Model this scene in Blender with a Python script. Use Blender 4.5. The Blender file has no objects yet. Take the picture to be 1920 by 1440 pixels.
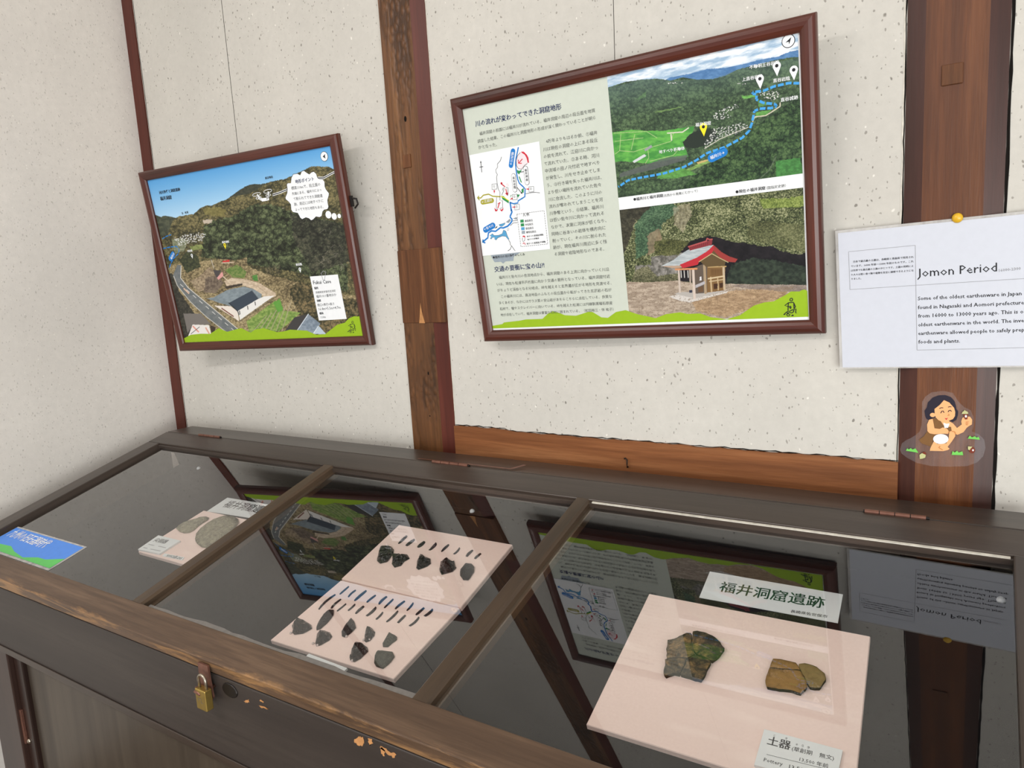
import bpy, bmesh, math, random
import numpy as np
from mathutils import Vector, Matrix
from mathutils.geometry import delaunay_2d_cdt

SC = bpy.context.scene
COL = SC.collection
random.seed(5)

# ------------------------------------------------------------------ camera
ZB = 0.88                                   # height of the case top above the floor
CAM = (2.05142, -1.25893, 0.37642 + ZB)
YAW, PITCH, ROLL, FPX = 0.57916, 0.14892, 0.05949, 1355.26
cf = Vector((-math.sin(YAW)*math.cos(PITCH), math.cos(YAW)*math.cos(PITCH), -math.sin(PITCH)))
cr0 = Vector((math.cos(YAW), math.sin(YAW), 0)); cd0 = cf.cross(cr0)
cr = math.cos(ROLL)*cr0 + math.sin(ROLL)*cd0
cd = -math.sin(ROLL)*cr0 + math.cos(ROLL)*cd0
camd = bpy.data.cameras.new('camera'); camo = bpy.data.objects.new('camera', camd); COL.objects.link(camo)
camd.sensor_width = 36; camd.lens = 36*FPX/1920; camd.clip_start = 0.02
camo.matrix_world = Matrix(((cr.x, -cd.x, -cf.x, CAM[0]), (cr.y, -cd.y, -cf.y, CAM[1]), (cr.z, -cd.z, -cf.z, CAM[2]), (0, 0, 0, 1)))
SC.camera = camo
# ------------------------------------------------------------------ light
SC.view_settings.view_transform = 'Standard'; SC.view_settings.look = 'None'
SC.view_settings.gamma = 1; SC.view_settings.use_curve_mapping = False
SC.view_settings.exposure = -0.06
w = bpy.data.worlds.new('room_light'); SC.world = w; w.use_nodes = True
w.node_tree.nodes['Background'].inputs[0].default_value = (0.90, 0.93, 1.0, 1)
w.node_tree.nodes['Background'].inputs[1].default_value = 0.55

def area(name, loc, aim, sx, sy, power, col):
    l = bpy.data.lights.new(name, 'AREA'); l.shape = 'RECTANGLE'; l.size = sx; l.size_y = sy
    l.energy = power; l.color = col
    o = bpy.data.objects.new(name, l); COL.objects.link(o); o.location = loc
    o.rotation_euler = (Vector(aim)-Vector(loc)).to_track_quat('-Z', 'Y').to_euler()
    return o
area('ceiling_light', (0.75, -2.15, 2.42), (0.8, -1.0, 0.4), 1.2, 0.12, 19, (1, 0.965, 0.955))
area('ceiling_light', (2.7, -3.0, 2.42), (1.2, -0.6, 0.9), 1.2, 0.12, 13, (1, 0.965, 0.955))
area('low_fill_light', (3.7, -3.1, 0.75), (0.5, -0.1, 0.95), 2.6, 1.1, 98, (0.98, 1, 0.975))  # added low fill to brighten the lower and left walls; no window known

# ------------------------------------------------------------------ helpers
def lin(c): return c/12.92 if c <= 0.04045 else ((c+0.055)/1.055)**2.4
def S(r, g, b): return (lin(r/255), lin(g/255), lin(b/255), 1)

def ray(u, v):
    return cr*((u-960)/FPX) + cd*((v-720)/FPX) + cf
class Frame:
    """A plane with its own axes: x right, y up, z out of the plane."""
    def __init__(s, o, x, y, z):
        s.o, s.x, s.y, s.z = Vector(o), Vector(x), Vector(y), Vector(z)
        s.m = Matrix(((s.x.x, s.y.x, s.z.x, s.o.x), (s.x.y, s.y.y, s.z.y, s.o.y), (s.x.z, s.y.z, s.z.z, s.o.z), (0, 0, 0, 1)))
    def at(s, u, v, h=0.0):
        """The point of the plane (at height h above it) seen at photo point u, v."""
        d = ray(u, v); o = s.o + s.z*h; c = Vector(CAM)
        p = c + d*((o-c).dot(s.z)/d.dot(s.z)) - o
        return (p.dot(s.x), p.dot(s.y))
    def shift(s, x=0, y=0, z=0):
        return Frame(s.o + s.x*x + s.y*y + s.z*z, s.x, s.y, s.z)
YH, AL = -0.12054, 0.26764
ca, sa = math.cos(AL), math.sin(AL)
WALL = Frame((0, 0, ZB), (1, 0, 0), (0, 0, 1), (0, -1, 0))
LID = Frame((0, YH, ZB), (1, 0, 0), (0, ca, sa), (0, -sa, ca))
YF = YH - 0.58613*ca; ZF = -0.58613*sa
FRONT = Frame((0, YF, ZB), (1, 0, 0), (0, 0, 1), (0, -1, 0))

# text: outlines of the built-in font
_tc = {}
def text_mesh(body, bold=0.0):
    k = (body, bold)
    if k not in _tc:
        cu = bpy.data.curves.new('lettering', 'FONT'); cu.body = body; cu.resolution_u = 1; cu.offset = bold
        o = bpy.data.objects.new('lettering', cu); COL.objects.link(o)
        me = bpy.data.meshes.new_from_object(o.evaluated_get(bpy.context.evaluated_depsgraph_get()))
        vs = [(q.co.x, q.co.y) for q in me.vertices]; fs = [tuple(p.vertices) for p in me.polygons]
        bpy.data.objects.remove(o); bpy.data.curves.remove(cu); bpy.data.meshes.remove(me)
        x0 = min(q[0] for q in vs); x1 = max(q[0] for q in vs)
        _tc[k] = ([(x-x0, y) for x, y in vs], fs, x1-x0)
    return _tc[k]

class MB:
    """Collects shapes in one plane's coordinates; build() links them as ONE mesh object."""
    def __init__(s): s.v = []; s.f = []; s.m = []
    def add(s, vs, fs, mi=0):
        n = len(s.v); s.v += [tuple(q) for q in vs]
        s.f += [tuple(i+n for i in f) for f in fs]; s.m += [mi]*len(fs)
    def box(s, x0, x1, y0, y1, z0, z1, mi=0):
        s.add([(x, y, z) for z in (z0, z1) for y in (y0, y1) for x in (x0, x1)],
              [(0, 2, 3, 1), (4, 5, 7, 6), (0, 1, 5, 4), (2, 6, 7, 3), (0, 4, 6, 2), (1, 3, 7, 5)], mi)
    def poly(s, pts, z, mi=0):
        a = sum(pts[i-1][0]*pts[i][1]-pts[i][0]*pts[i-1][1] for i in range(len(pts)))
        if a < 0: pts = pts[::-1]
        s.add([(p[0], p[1], z) for p in pts], [tuple(range(len(pts)))], mi)
    def prism(s, pts, z0, z1, mi=0, side=None, inset=0.0):
        a = sum(pts[i-1][0]*pts[i][1]-pts[i][0]*pts[i-1][1] for i in range(len(pts)))
        if a < 0: pts = pts[::-1]
        n = len(pts); cx = sum(p[0] for p in pts)/n; cy = sum(p[1] for p in pts)/n
        def tow(p):
            d = math.hypot(p[0]-cx, p[1]-cy) or 1; k = max(0, 1-inset/d); return (cx+(p[0]-cx)*k, cy+(p[1]-cy)*k)
        side = mi if side is None else side
        low = [(p[0], p[1], z0) for p in pts]
        mid = [(p[0], p[1], z1-inset) for p in pts]; top = [(*tow(p), z1) for p in pts]
        s.add(low+mid, [(i, (i+1) % n, n+(i+1) % n, n+i) for i in range(n)], side)
        s.add(mid+top, [(i, (i+1) % n, n+(i+1) % n, n+i) for i in range(n)], side if inset == 0 else mi)
        s.add(top, [tuple(range(n))], mi); s.add(low, [tuple(range(n-1, -1, -1))], side)
    def stroke(s, pts, wd, z, mi=0, closed=False):
        n = len(pts); L = []; Rr = []
        for i, p in enumerate(pts):
            a = pts[i-1] if (i or closed) else p; b = pts[(i+1) % n] if (i < n-1 or closed) else p
            d = Vector((b[0]-a[0], b[1]-a[1])); d = d.normalized() if d.length else Vector((1, 0))
            k = wd[i] if isinstance(wd, (list, tuple)) else wd
            L.append((p[0]-d.y*k/2, p[1]+d.x*k/2, z)); Rr.append((p[0]+d.y*k/2, p[1]-d.x*k/2, z))
        m = n if closed else n-1
        s.add(L+Rr, [(n+i, n+(i+1) % n, (i+1) % n, i) for i in range(m)], mi)
    def dash(s, pts, wd, z, mi, on, off):
        """A dashed line."""
        seg = []; pos = 0.0
        for a, b in zip(pts, pts[1:]):
            l = math.hypot(b[0]-a[0], b[1]-a[1]); t = 0.0
            while t < l:
                ph = pos % (on+off); step = min(l-t, (on-ph) if ph < on else (on+off-ph))
                step = max(step, 1e-6)
                if ph < on:
                    f = lambda q: (a[0]+(b[0]-a[0])*q/l, a[1]+(b[1]-a[1])*q/l)
                    s.stroke([f(t), f(t+step)], wd, z, mi)
                t += step; pos += step
    def disc(s, c, rx, z, mi=0, ry=None, n=20, ang=0):
        ry = ry or rx; q = []
        for i in range(n):
            a = 2*math.pi*i/n; x, y = rx*math.cos(a), ry*math.sin(a)
            q.append((c[0]+x*math.cos(ang)-y*math.sin(ang), c[1]+x*math.sin(ang)+y*math.cos(ang)))
        s.poly(q, z, mi)
    def pill(s, a, b, r, z, mi=0):
        d = Vector((b[0]-a[0], b[1]-a[1])).normalized(); t = math.atan2(d.y, d.x); q = []
        for i in range(9):
            g = t-math.pi/2+math.pi*i/8; q.append((b[0]+r*math.cos(g), b[1]+r*math.sin(g)))
        for i in range(9):
            g = t+math.pi/2+math.pi*i/8; q.append((a[0]+r*math.cos(g), a[1]+r*math.sin(g)))
        s.poly(q, z, mi)
    def text(s, body, a, b, z, mi=0, bold=0.0, hs=1.0, up=None):
        """Lettering whose baseline runs from a to b."""
        heavy = bold > 0.009                                   # heavier weights: the same outlines laid side by side
        vs, fs, wd = text_mesh(body, min(bold, 0.006)); k = math.hypot(b[0]-a[0], b[1]-a[1])/wd
        ex = ((b[0]-a[0])/wd, (b[1]-a[1])/wd); ey = up or (-ex[1]*hs, ex[0]*hs)
        for o in ((-bold*0.8, bold*0.8) if heavy else (0,)):
            s.add([(a[0]+(x+o)*ex[0]+y*ey[0], a[1]+(x+o)*ex[1]+y*ey[1], z+(0.00002 if o > 0 else 0)) for x, y in vs], fs, mi)
    def tube(s, pts, r, mi=0, n=10, cap=True):
        pts = [Vector(p) for p in pts]; rings = []
        for i, p in enumerate(pts):
            t = (pts[min(i+1, len(pts)-1)]-pts[max(i-1, 0)]).normalized()
            a = Vector((0, 0, 1)) if abs(t.z) < 0.9 else Vector((1, 0, 0))
            u = t.cross(a).normalized(); q = t.cross(u); k = r[i] if isinstance(r, (list, tuple)) else r
            rings.append([p+u*k*math.cos(2*math.pi*j/n)+q*k*math.sin(2*math.pi*j/n) for j in range(n)])
        vs = [q for rg in rings for q in rg]; fs = []
        for i in range(len(pts)-1):
            for j in range(n):
                fs.append((i*n+j, i*n+(j+1) % n, (i+1)*n+(j+1) % n, (i+1)*n+j))
        if cap: fs += [tuple(range(n-1, -1, -1)), tuple((len(pts)-1)*n+j for j in range(n))]
        s.add(vs, fs, mi)
    def dome(s, c, r, h, z0, mi=0, n=20, rings=6):
        vs = []; fs = []
        for i in range(rings+1):
            a = math.pi/2*i/rings
            for j in range(n):
                g = 2*math.pi*j/n
                vs.append((c[0]+r*math.cos(a)*math.cos(g), c[1]+r*math.cos(a)*math.sin(g), z0+h*math.sin(a)))
        for i in range(rings):
            for j in range(n): fs.append((i*n+j, i*n+(j+1) % n, (i+1)*n+(j+1) % n, (i+1)*n+j))
        fs.append(tuple(range(n-1, -1, -1)))
        s.add(vs, fs, mi)
    def build(s, name, mats, parent=None, frame=None, bevel=0.0, smooth=False, origin=None):
        me = bpy.data.meshes.new(name)
        vs = s.v
        if origin: vs = [(x-origin[0], y-origin[1], z-origin[2]) for x, y, z in vs]
        me.from_pydata(vs, [], s.f)
        mats = mats if isinstance(mats, (list, tuple)) else [mats]
        for m in mats: me.materials.append(m)
        me.polygons.foreach_set('material_index', s.m)
        if smooth: me.polygons.foreach_set('use_smooth', [True]*len(me.polygons))
        me.update()
        o = bpy.data.objects.new(name, me); COL.objects.link(o)
        if parent: o.parent = parent
        elif frame: o.matrix_world = frame.m @ Matrix.Translation(origin or (0, 0, 0))
        elif origin: o.location = origin
        if bevel:
            b = o.modifiers.new('bevel', 'BEVEL'); b.width = bevel; b.segments = 3; b.limit_method = 'ANGLE'
        return o

def tag(o, label, cat, group=None):
    o['label'] = label; o['category'] = cat
    if group: o['group'] = group
    return o
def thing(name, label, cat, frame, x=0, y=0, z=0, group=None):
    o = bpy.data.objects.new(name, None); COL.objects.link(o); o.empty_display_size = 0.05
    o.matrix_world = frame.shift(x, y, z).m
    return tag(o, label, cat, group)
def struct(o): o['kind'] = 'structure'; return o

# ------------------------------------------------------------------ materials
def new_mat(name):
    m = bpy.data.materials.new(name); m.use_nodes = True; nt = m.node_tree
    return m, nt, nt.nodes['Principled BSDF']
def nd(nt, t, **k):
    n = nt.nodes.new(t)
    for a, v in k.items(): setattr(n, a, v)
    return n
def ramp(nt, src, stops):
    r = nd(nt, 'ShaderNodeValToRGB'); e = r.color_ramp.elements
    while len(e) < len(stops): e.new(0.5)
    for i, (p, c) in enumerate(stops): e[i].position = p; e[i].color = c if len(c) == 4 else (*c, 1)
    nt.links.new(src, r.inputs[0]); return r.outputs[0]
def coords(nt, scale=(1, 1, 1)):
    t = nd(nt, 'ShaderNodeTexCoord'); mp = nd(nt, 'ShaderNodeMapping'); mp.inputs['Scale'].default_value = scale
    nt.links.new(t.outputs['Object'], mp.inputs[0]); return mp.outputs[0]
def tex_noise(nt, vec, scale, detail=4, rough=0.55, dist=0.0):
    n = nd(nt, 'ShaderNodeTexNoise'); n.inputs['Scale'].default_value = scale; n.inputs['Detail'].default_value = detail
    n.inputs['Roughness'].default_value = rough; n.inputs['Distortion'].default_value = dist
    nt.links.new(vec, n.inputs['Vector']); return n.outputs['Fac']
def mixc(nt, f, a, b):
    m = nd(nt, 'ShaderNodeMix', data_type='RGBA')
    for s, v in ((m.inputs[0], f), (m.inputs[6], a), (m.inputs[7], b)):
        if isinstance(v, (tuple, float, int)): s.default_value = v
        else: nt.links.new(v, s)
    return m.outputs[2]
def math_n(nt, op, a, b=0.0, clamp=False):
    m = nd(nt, 'ShaderNodeMath', operation=op, use_clamp=clamp)
    for s, v in ((m.inputs[0], a), (m.inputs[1], b)):
        if isinstance(v, (float, int)): s.default_value = v
        else: nt.links.new(v, s)
    return m.outputs[0]
def bump(nt, p, h, strength, dist=0.002):
    b = nd(nt, 'ShaderNodeBump'); b.inputs['Strength'].default_value = strength; b.inputs['Distance'].default_value = dist
    nt.links.new(h, b.inputs['Height']); nt.links.new(b.outputs[0], p.inputs['Normal'])

_flat = {}
def flat(name, c, rough=0.6, spec=0.3, metal=0.0, grain=0.04):
    """Plain paint, paper, plastic or metal with a faint mottling."""
    if name in _flat: return _flat[name]
    m, nt, p = new_mat(name)
    n = tex_noise(nt, coords(nt), 90, 3)
    dk = tuple(v*(1-grain*2) for v in c[:3])+(1,); lt = tuple(min(1, v*(1+grain)) for v in c[:3])+(1,)
    nt.links.new(ramp(nt, n, [(0.3, dk), (0.7, lt)]), p.inputs['Base Color'])
    p.inputs['Roughness'].default_value = rough; p.inputs['Specular IOR Level'].default_value = spec
    p.inputs['Metallic'].default_value = metal
    _flat[name] = m; return m

def plaster(name, base, fl=1.0):
    m, nt, p = new_mat(name); v = coords(nt)
    big = tex_noise(nt, v, 2.2, 5, 0.6); fine = tex_noise(nt, v, 60, 5, 0.7)
    b = base
    c = ramp(nt, big, [(0.25, tuple(q*0.86 for q in b[:3])), (0.75, tuple(min(1, q*1.06) for q in b[:3]))])
    c = mixc(nt, ramp(nt, fine, [(0.35, (0, 0, 0)), (0.62, (0.22, 0.22, 0.22))]), c, tuple(q*0.72 for q in b[:3])+(1,))
    # bits of straw and pits: small irregular dark flecks
    def flecks(scale, stretch, lo, seed):
        mp = nd(nt, 'ShaderNodeMapping'); mp.inputs['Scale'].default_value = stretch; mp.inputs['Location'].default_value = (seed, seed*2, seed)
        nt.links.new(v, mp.inputs[0])
        wob = nd(nt, 'ShaderNodeTexNoise'); wob.inputs['Scale'].default_value = 70; nt.links.new(mp.outputs[0], wob.inputs['Vector'])
        add = nd(nt, 'ShaderNodeVectorMath', operation='MULTIPLY_ADD'); add.inputs[1].default_value = (0.008, 0.008, 0.008)
        nt.links.new(wob.outputs['Color'], add.inputs[0]); nt.links.new(mp.outputs[0], add.inputs[2])
        vo = nd(nt, 'ShaderNodeTexVoronoi'); vo.inputs['Scale'].default_value = scale; nt.links.new(add.outputs[0], vo.inputs['Vector'])
        sep = nd(nt, 'ShaderNodeSeparateColor'); nt.links.new(vo.outputs['Color'], sep.inputs[0])
        rad = math_n(nt, 'MULTIPLY', math_n(nt, 'POWER', sep.outputs[0], 3.2), lo)
        d = math_n(nt, 'SUBTRACT', rad, vo.outputs['Distance'])
        return math_n(nt, 'MULTIPLY', d, 14.0, True)
    f1 = flecks(85, (1, 1, 0.7), 0.22, 1.3); f2 = flecks(190, (1, 1, 0.65), 0.36, 4.1); f3 = flecks(75, (1, 1, 0.8), 0.20, 8.7)
    c = mixc(nt, math_n(nt, 'MULTIPLY', f1, 0.65*fl), c, S(84, 76, 68))
    c = mixc(nt, math_n(nt, 'MULTIPLY', f2, 0.5*fl), c, S(92, 83, 74))
    c = mixc(nt, math_n(nt, 'MULTIPLY', f3, 0.6), c, S(244, 240, 232))
    nt.links.new(c, p.inputs['Base Color']); p.inputs['Roughness'].default_value = 0.9; p.inputs['Specular IOR Level'].default_value = 0.15
    h = math_n(nt, 'SUBTRACT', math_n(nt, 'ADD', math_n(nt, 'MULTIPLY', fine, 0.5), math_n(nt, 'MULTIPLY', big, 1.2)), math_n(nt, 'ADD', f1, f2))
    bump(nt, p, h, 0.28, 0.003)
    return m

def wood(name, dark, mid, light, axis='z', grain=1.0, rough=0.45, spec=0.4, bmp=0.12, rings=30.0, knots=0.5, hewn=0.0):
    """Long-grained timber; axis is the direction of the grain in the object's own coordinates."""
    m, nt, p = new_mat(name)
    k = {'x': (0.05, 1, 1), 'y': (1, 0.05, 1), 'z': (1, 1, 0.05)}[axis]
    v = coords(nt, k)
    n1 = tex_noise(nt, v, rings, 5, 0.6, 0.4); n2 = tex_noise(nt, v, rings*6, 3, 0.7)
    n3 = tex_noise(nt, coords(nt, tuple(max(0.25, q) for q in k)), 7, 4, 0.6)
    c = ramp(nt, n1, [(0.28, dark), (0.5, mid), (0.72, light)])
    c = mixc(nt, ramp(nt, n2, [(0.42, (0, 0, 0)), (0.62, (grain*0.5,)*3)]), c, dark)
    c = mixc(nt, ramp(nt, n3, [(0.45, (0, 0, 0)), (0.7, (knots,)*3)]), c, dark)
    hh = math_n(nt, 'ADD', n1, n2)
    if hewn:                                             # small tool and insect marks in long patches
        vo = nd(nt, 'ShaderNodeTexVoronoi'); vo.inputs['Scale'].default_value = 95
        nt.links.new(coords(nt, tuple(0.55 if q < 1 else 1 for q in k)), vo.inputs['Vector'])
        patch = ramp(nt, tex_noise(nt, coords(nt, tuple(max(0.16, q) for q in k)), 26, 3, 0.6), [(0.46, (0, 0, 0)), (0.60, (1, 1, 1))])
        dd = math_n(nt, 'MULTIPLY', ramp(nt, vo.outputs['Distance'], [(0.15, (0, 0, 0)), (0.6, (1, 1, 1))]), patch)
        c = mixc(nt, math_n(nt, 'MULTIPLY', dd, hewn), c, tuple(q*0.45 for q in dark[:3])+(1,))
        hh = math_n(nt, 'SUBTRACT', hh, math_n(nt, 'MULTIPLY', dd, 1.6))
    nt.links.new(c, p.inputs['Base Color'])
    p.inputs['Roughness'].default_value = rough; p.inputs['Specular IOR Level'].default_value = spec
    bump(nt, p, hh, bmp, 0.002)
    return m, nt, p, c
def worn(name, dark, mid, light, bare, axis, coord, edge, width, rough=0.4, rings=30.0, amount=0.75):
    """Stained timber whose stain is rubbed off along one arris (coord = 0 x, 1 y, 2 z; edge = where)."""
    m, nt, p, c = wood(name, dark, mid, light, axis, rough=rough, rings=rings)
    sp = nd(nt, 'ShaderNodeSeparateXYZ'); t = nd(nt, 'ShaderNodeTexCoord'); nt.links.new(t.outputs['Object'], sp.inputs[0])
    d = math_n(nt, 'ABSOLUTE', math_n(nt, 'SUBTRACT', sp.outputs[coord], edge))
    near = math_n(nt, 'SUBTRACT', 1.0, math_n(nt, 'DIVIDE', d, width), True)
    k = {'x': (0.12, 1, 1), 'y': (1, 0.12, 1), 'z': (1, 1, 0.12)}[axis]
    n = tex_noise(nt, coords(nt, k), 55, 6, 0.75, 0.6); n2 = tex_noise(nt, coords(nt), 4.5, 3, 0.6)
    s = math_n(nt, 'MULTIPLY', math_n(nt, 'ADD', math_n(nt, 'ADD', math_n(nt, 'MULTIPLY', near, 0.5), math_n(nt, 'MULTIPLY', n, 1.3)), math_n(nt, 'MULTIPLY', n2, 0.6)), 0.5)
    msk = ramp(nt, s, [(0.70, (0, 0, 0)), (0.80, (amount,)*3)])
    nt.links.new(mixc(nt, math_n(nt, 'MULTIPLY', msk, near), c, bare), p.inputs['Base Color'])
    return m

M_wall = plaster('plaster', S(208, 204, 196)); M_wall_l = plaster('plaster_side', S(226, 220, 213), 0.4)
M_floor = flat('floor_boards', S(110, 92, 74), 0.5)
M_ceil = flat('ceiling_paint', S(225, 222, 214), 0.9)
M_post_mid = wood('post_hewn', S(74, 46, 24), S(112, 72, 40), S(142, 98, 58), 'z', 0.9, 0.42, 0.4, 0.55, 24, 0.35, 0.75)[0]
M_post_r = wood('post_planed', S(74, 40, 20), S(108, 62, 32), S(134, 84, 48), 'z', 0.9, 0.42, 0.4, 0.2, 24)[0]
M_post_patch = wood('post_splice', S(74, 44, 24), S(104, 64, 36), S(124, 80, 48), 'y', 0.9, 0.5, 0.3, 0.15, 60, 0.1)[0]
M_post_red = wood('post_red_stain', S(66, 26, 18), S(88, 38, 26), S(104, 50, 36), 'z', 0.6, 0.45, 0.35, 0.1, 20)[0]
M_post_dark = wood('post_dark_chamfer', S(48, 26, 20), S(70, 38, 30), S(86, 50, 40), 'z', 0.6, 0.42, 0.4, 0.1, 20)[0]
M_rail = wood('rail_wood', S(98, 56, 28), S(138, 86, 50), S(164, 110, 70), 'x', 0.7, 0.55, 0.3, 0.25, 26, 0.25)[0]
M_case = wood('case_dark_stain', S(46, 37, 31), S(62, 51, 44), S(76, 64, 56), 'x', 0.4, 0.34, 0.6, 0.06, 26, 0.3)[0]
M_case_v = wood('case_dark_stain_upright', S(46, 37, 31), S(62, 51, 44), S(76, 64, 56), 'y', 0.4, 0.34, 0.6, 0.06, 26, 0.3)[0]
M_rail_front = worn('case_front_rail', S(70, 53, 41), S(100, 78, 61), S(126, 101, 80), S(164, 124, 82), 'x', 1, -0.586, 0.030, 0.42, 26, 0.8)
M_muntin = wood('case_glazing_bar', S(50, 38, 28), S(74, 58, 44), S(92, 74, 56), 'y', 0.5, 0.36, 0.45, 0.06, 26)[0]
M_apron = worn('case_front_board', S(50, 44, 41), S(59, 52, 48), S(66, 59, 54), S(148, 98, 58), 'x', 1, -0.324, 0.030, 0.45, 18, 0.7)
M_door = wood('case_door_panel', S(58, 50, 42), S(74, 65, 55), S(88, 78, 66), 'y', 0.4, 0.35, 0.45, 0.04, 20)[0]
M_leg = wood('case_leg', S(34, 22, 18), S(48, 32, 27), S(60, 42, 36), 'y', 0.5, 0.3, 0.5, 0.05, 20)[0]
M_frame = wood('mahogany_moulding', S(52, 22, 14), S(82, 37, 26), S(99, 49, 36), 'x', 0.5, 0.32, 0.5, 0.05, 36, 0.2)[0]
M_frame_v = wood('mahogany_moulding_upright', S(52, 22, 14), S(82, 37, 26), S(99, 49, 36), 'y', 0.5, 0.32, 0.5, 0.05, 36, 0.2)[0]
M_copper = flat('copper_hinge', S(132, 92, 78), 0.38, 0.5, 0.6, 0.12)
M_iron = flat('dark_iron', S(42, 38, 36), 0.45, 0.5, 0.6)
M_brass = flat('brass', S(178, 152, 84), 0.36, 0.5, 0.85, 0.06)
M_steel = flat('steel', S(176, 166, 150), 0.28, 0.5, 0.9)
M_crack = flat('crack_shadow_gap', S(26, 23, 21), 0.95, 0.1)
M_pale_line = flat('pale_line', S(214, 208, 196), 0.6, 0.3, 0, 0.1)
M_tape = flat('grey_tape', S(128, 124, 120), 0.35, 0.4, 0, 0.08)
M_white = flat('white_card', S(232, 235, 236), 0.55, 0.3, 0, 0.01)
M_ink = flat('black_ink', S(40, 40, 44), 0.6, 0.2)
M_greyink = flat('grey_ink', S(150, 150, 155), 0.6, 0.2)
M_yellow = flat('yellow_plastic', S(226, 178, 42), 0.3, 0.5)
M_pin = flat('clear_peg', S(216, 200, 196), 0.15, 0.6)
M_cloth = None
def cloth(name, c, c2, scale, rough, bmp, creases=0.0):
    m, nt, p = new_mat(name); v = coords(nt)
    n = tex_noise(nt, v, scale, 4, 0.7); n2 = tex_noise(nt, v, 5, 3, 0.6)
    cc = ramp(nt, n, [(0.3, c2), (0.7, c)])
    cc = mixc(nt, ramp(nt, n2, [(0.4, (0, 0, 0)), (0.7, (0.5,)*3)]), cc, tuple(q*0.93 for q in c[:3])+(1,))
    if creases:
        st = tex_noise(nt, coords(nt, (0.35, 2.2, 1)), 16, 2, 0.5)
        cc = mixc(nt, ramp(nt, st, [(0.55, (0, 0, 0)), (0.72, (creases,)*3)]), cc, tuple(min(1, q*1.12) for q in c[:3])+(1,))
    nt.links.new(cc, p.inputs['Base Color']); p.inputs['Roughness'].default_value = rough; p.inputs['Specular IOR Level'].default_value = 0.1
    bump(nt, p, n, bmp, 0.001)
    return m
M_pink = cloth('pink_felt', S(248, 223, 214), S(241, 214, 205), 260, 0.95, 0.15, 0.5)
M_cloth = cloth('charcoal_cloth', S(14, 13, 16), S(11, 11, 13), 500, 0.95, 0.04)

def obsidian(name, c, rough, spec=0.6, chips=0.0):
    m, nt, p = new_mat(name); v = coords(nt)
    n = tex_noise(nt, v, 120, 4, 0.6)
    cc = ramp(nt, n, [(0.3, tuple(q*0.6 for q in c[:3])), (0.75, tuple(q*1.5 for q in c[:3]))])
    nt.links.new(cc, p.inputs['Base Color']); p.inputs['Roughness'].default_value = rough; p.inputs['Specular IOR Level'].default_value = spec
    h = tex_noise(nt, v, 230, 2, 0.5, 1.0)
    if chips:                                            # shell-like flake scars
        wv = nd(nt, 'ShaderNodeVectorMath', operation='MULTIPLY_ADD'); wv.inputs[1].default_value = (0.006,)*3
        tn = nd(nt, 'ShaderNodeTexNoise'); tn.inputs['Scale'].default_value = 90; nt.links.new(v, tn.inputs['Vector']); nt.links.new(tn.outputs['Color'], wv.inputs[0]); nt.links.new(v, wv.inputs[2])
        vo = nd(nt, 'ShaderNodeTexVoronoi'); vo.inputs['Scale'].default_value = 150; nt.links.new(wv.outputs[0], vo.inputs['Vector'])
        h = math_n(nt, 'ADD', math_n(nt, 'MULTIPLY', vo.outputs['Distance'], 1.6), math_n(nt, 'MULTIPLY', h, 0.5))
    bump(nt, p, h, 0.9, 0.005)
    return m
M_obs = obsidian('obsidian', S(9, 9, 11), 0.16, 0.8, 1.0); M_obs_matt = obsidian('dull_obsidian', S(40, 39, 40), 0.42, 0.35)
M_blade = obsidian('bladelet_stone', S(34, 32, 38), 0.35, 0.4)
M_grey_stone = obsidian('grey_green_stone', S(80, 81, 72), 0.7, 0.2); M_axe = obsidian('pale_sandstone', S(150, 144, 122), 0.9, 0.1)
def pottery(name, stops, scale, speck):
    m, nt, p = new_mat(name); v = coords(nt)
    n = tex_noise(nt, v, scale, 5, 0.65, 0.3); n2 = tex_noise(nt, v, scale*5, 4, 0.7)
    c = ramp(nt, n, stops); c = mixc(nt, ramp(nt, n2, [(0.5, (0, 0, 0)), (0.68, (speck,)*3)]), c, S(52, 42, 28))
    nt.links.new(c, p.inputs['Base Color']); p.inputs['Roughness'].default_value = 0.75; p.inputs['Specular IOR Level'].default_value = 0.25
    bump(nt, p, math_n(nt, 'ADD', n, n2), 0.5, 0.003)
    return m
M_sherd_dark = pottery('blackened_pottery', [(0.36, S(44, 36, 29)), (0.47, S(74, 60, 44)), (0.56, S(112, 88, 58)), (0.68, S(158, 124, 78))], 75, 0.8)
M_sherd_tan = pottery('tan_pottery', [(0.25, S(128, 94, 50)), (0.55, S(152, 114, 64)), (0.8, S(166, 128, 78))], 22, 0.25)
M_sherd_olive = pottery('olive_tan_pottery', [(0.25, S(120, 98, 58)), (0.55, S(138, 114, 70)), (0.8, S(150, 126, 82))], 22, 0.25)
M_sherd_edge = flat('burnt_sherd_edge', S(58, 48, 34), 0.85, 0.1, 0, 0.2)

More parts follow.
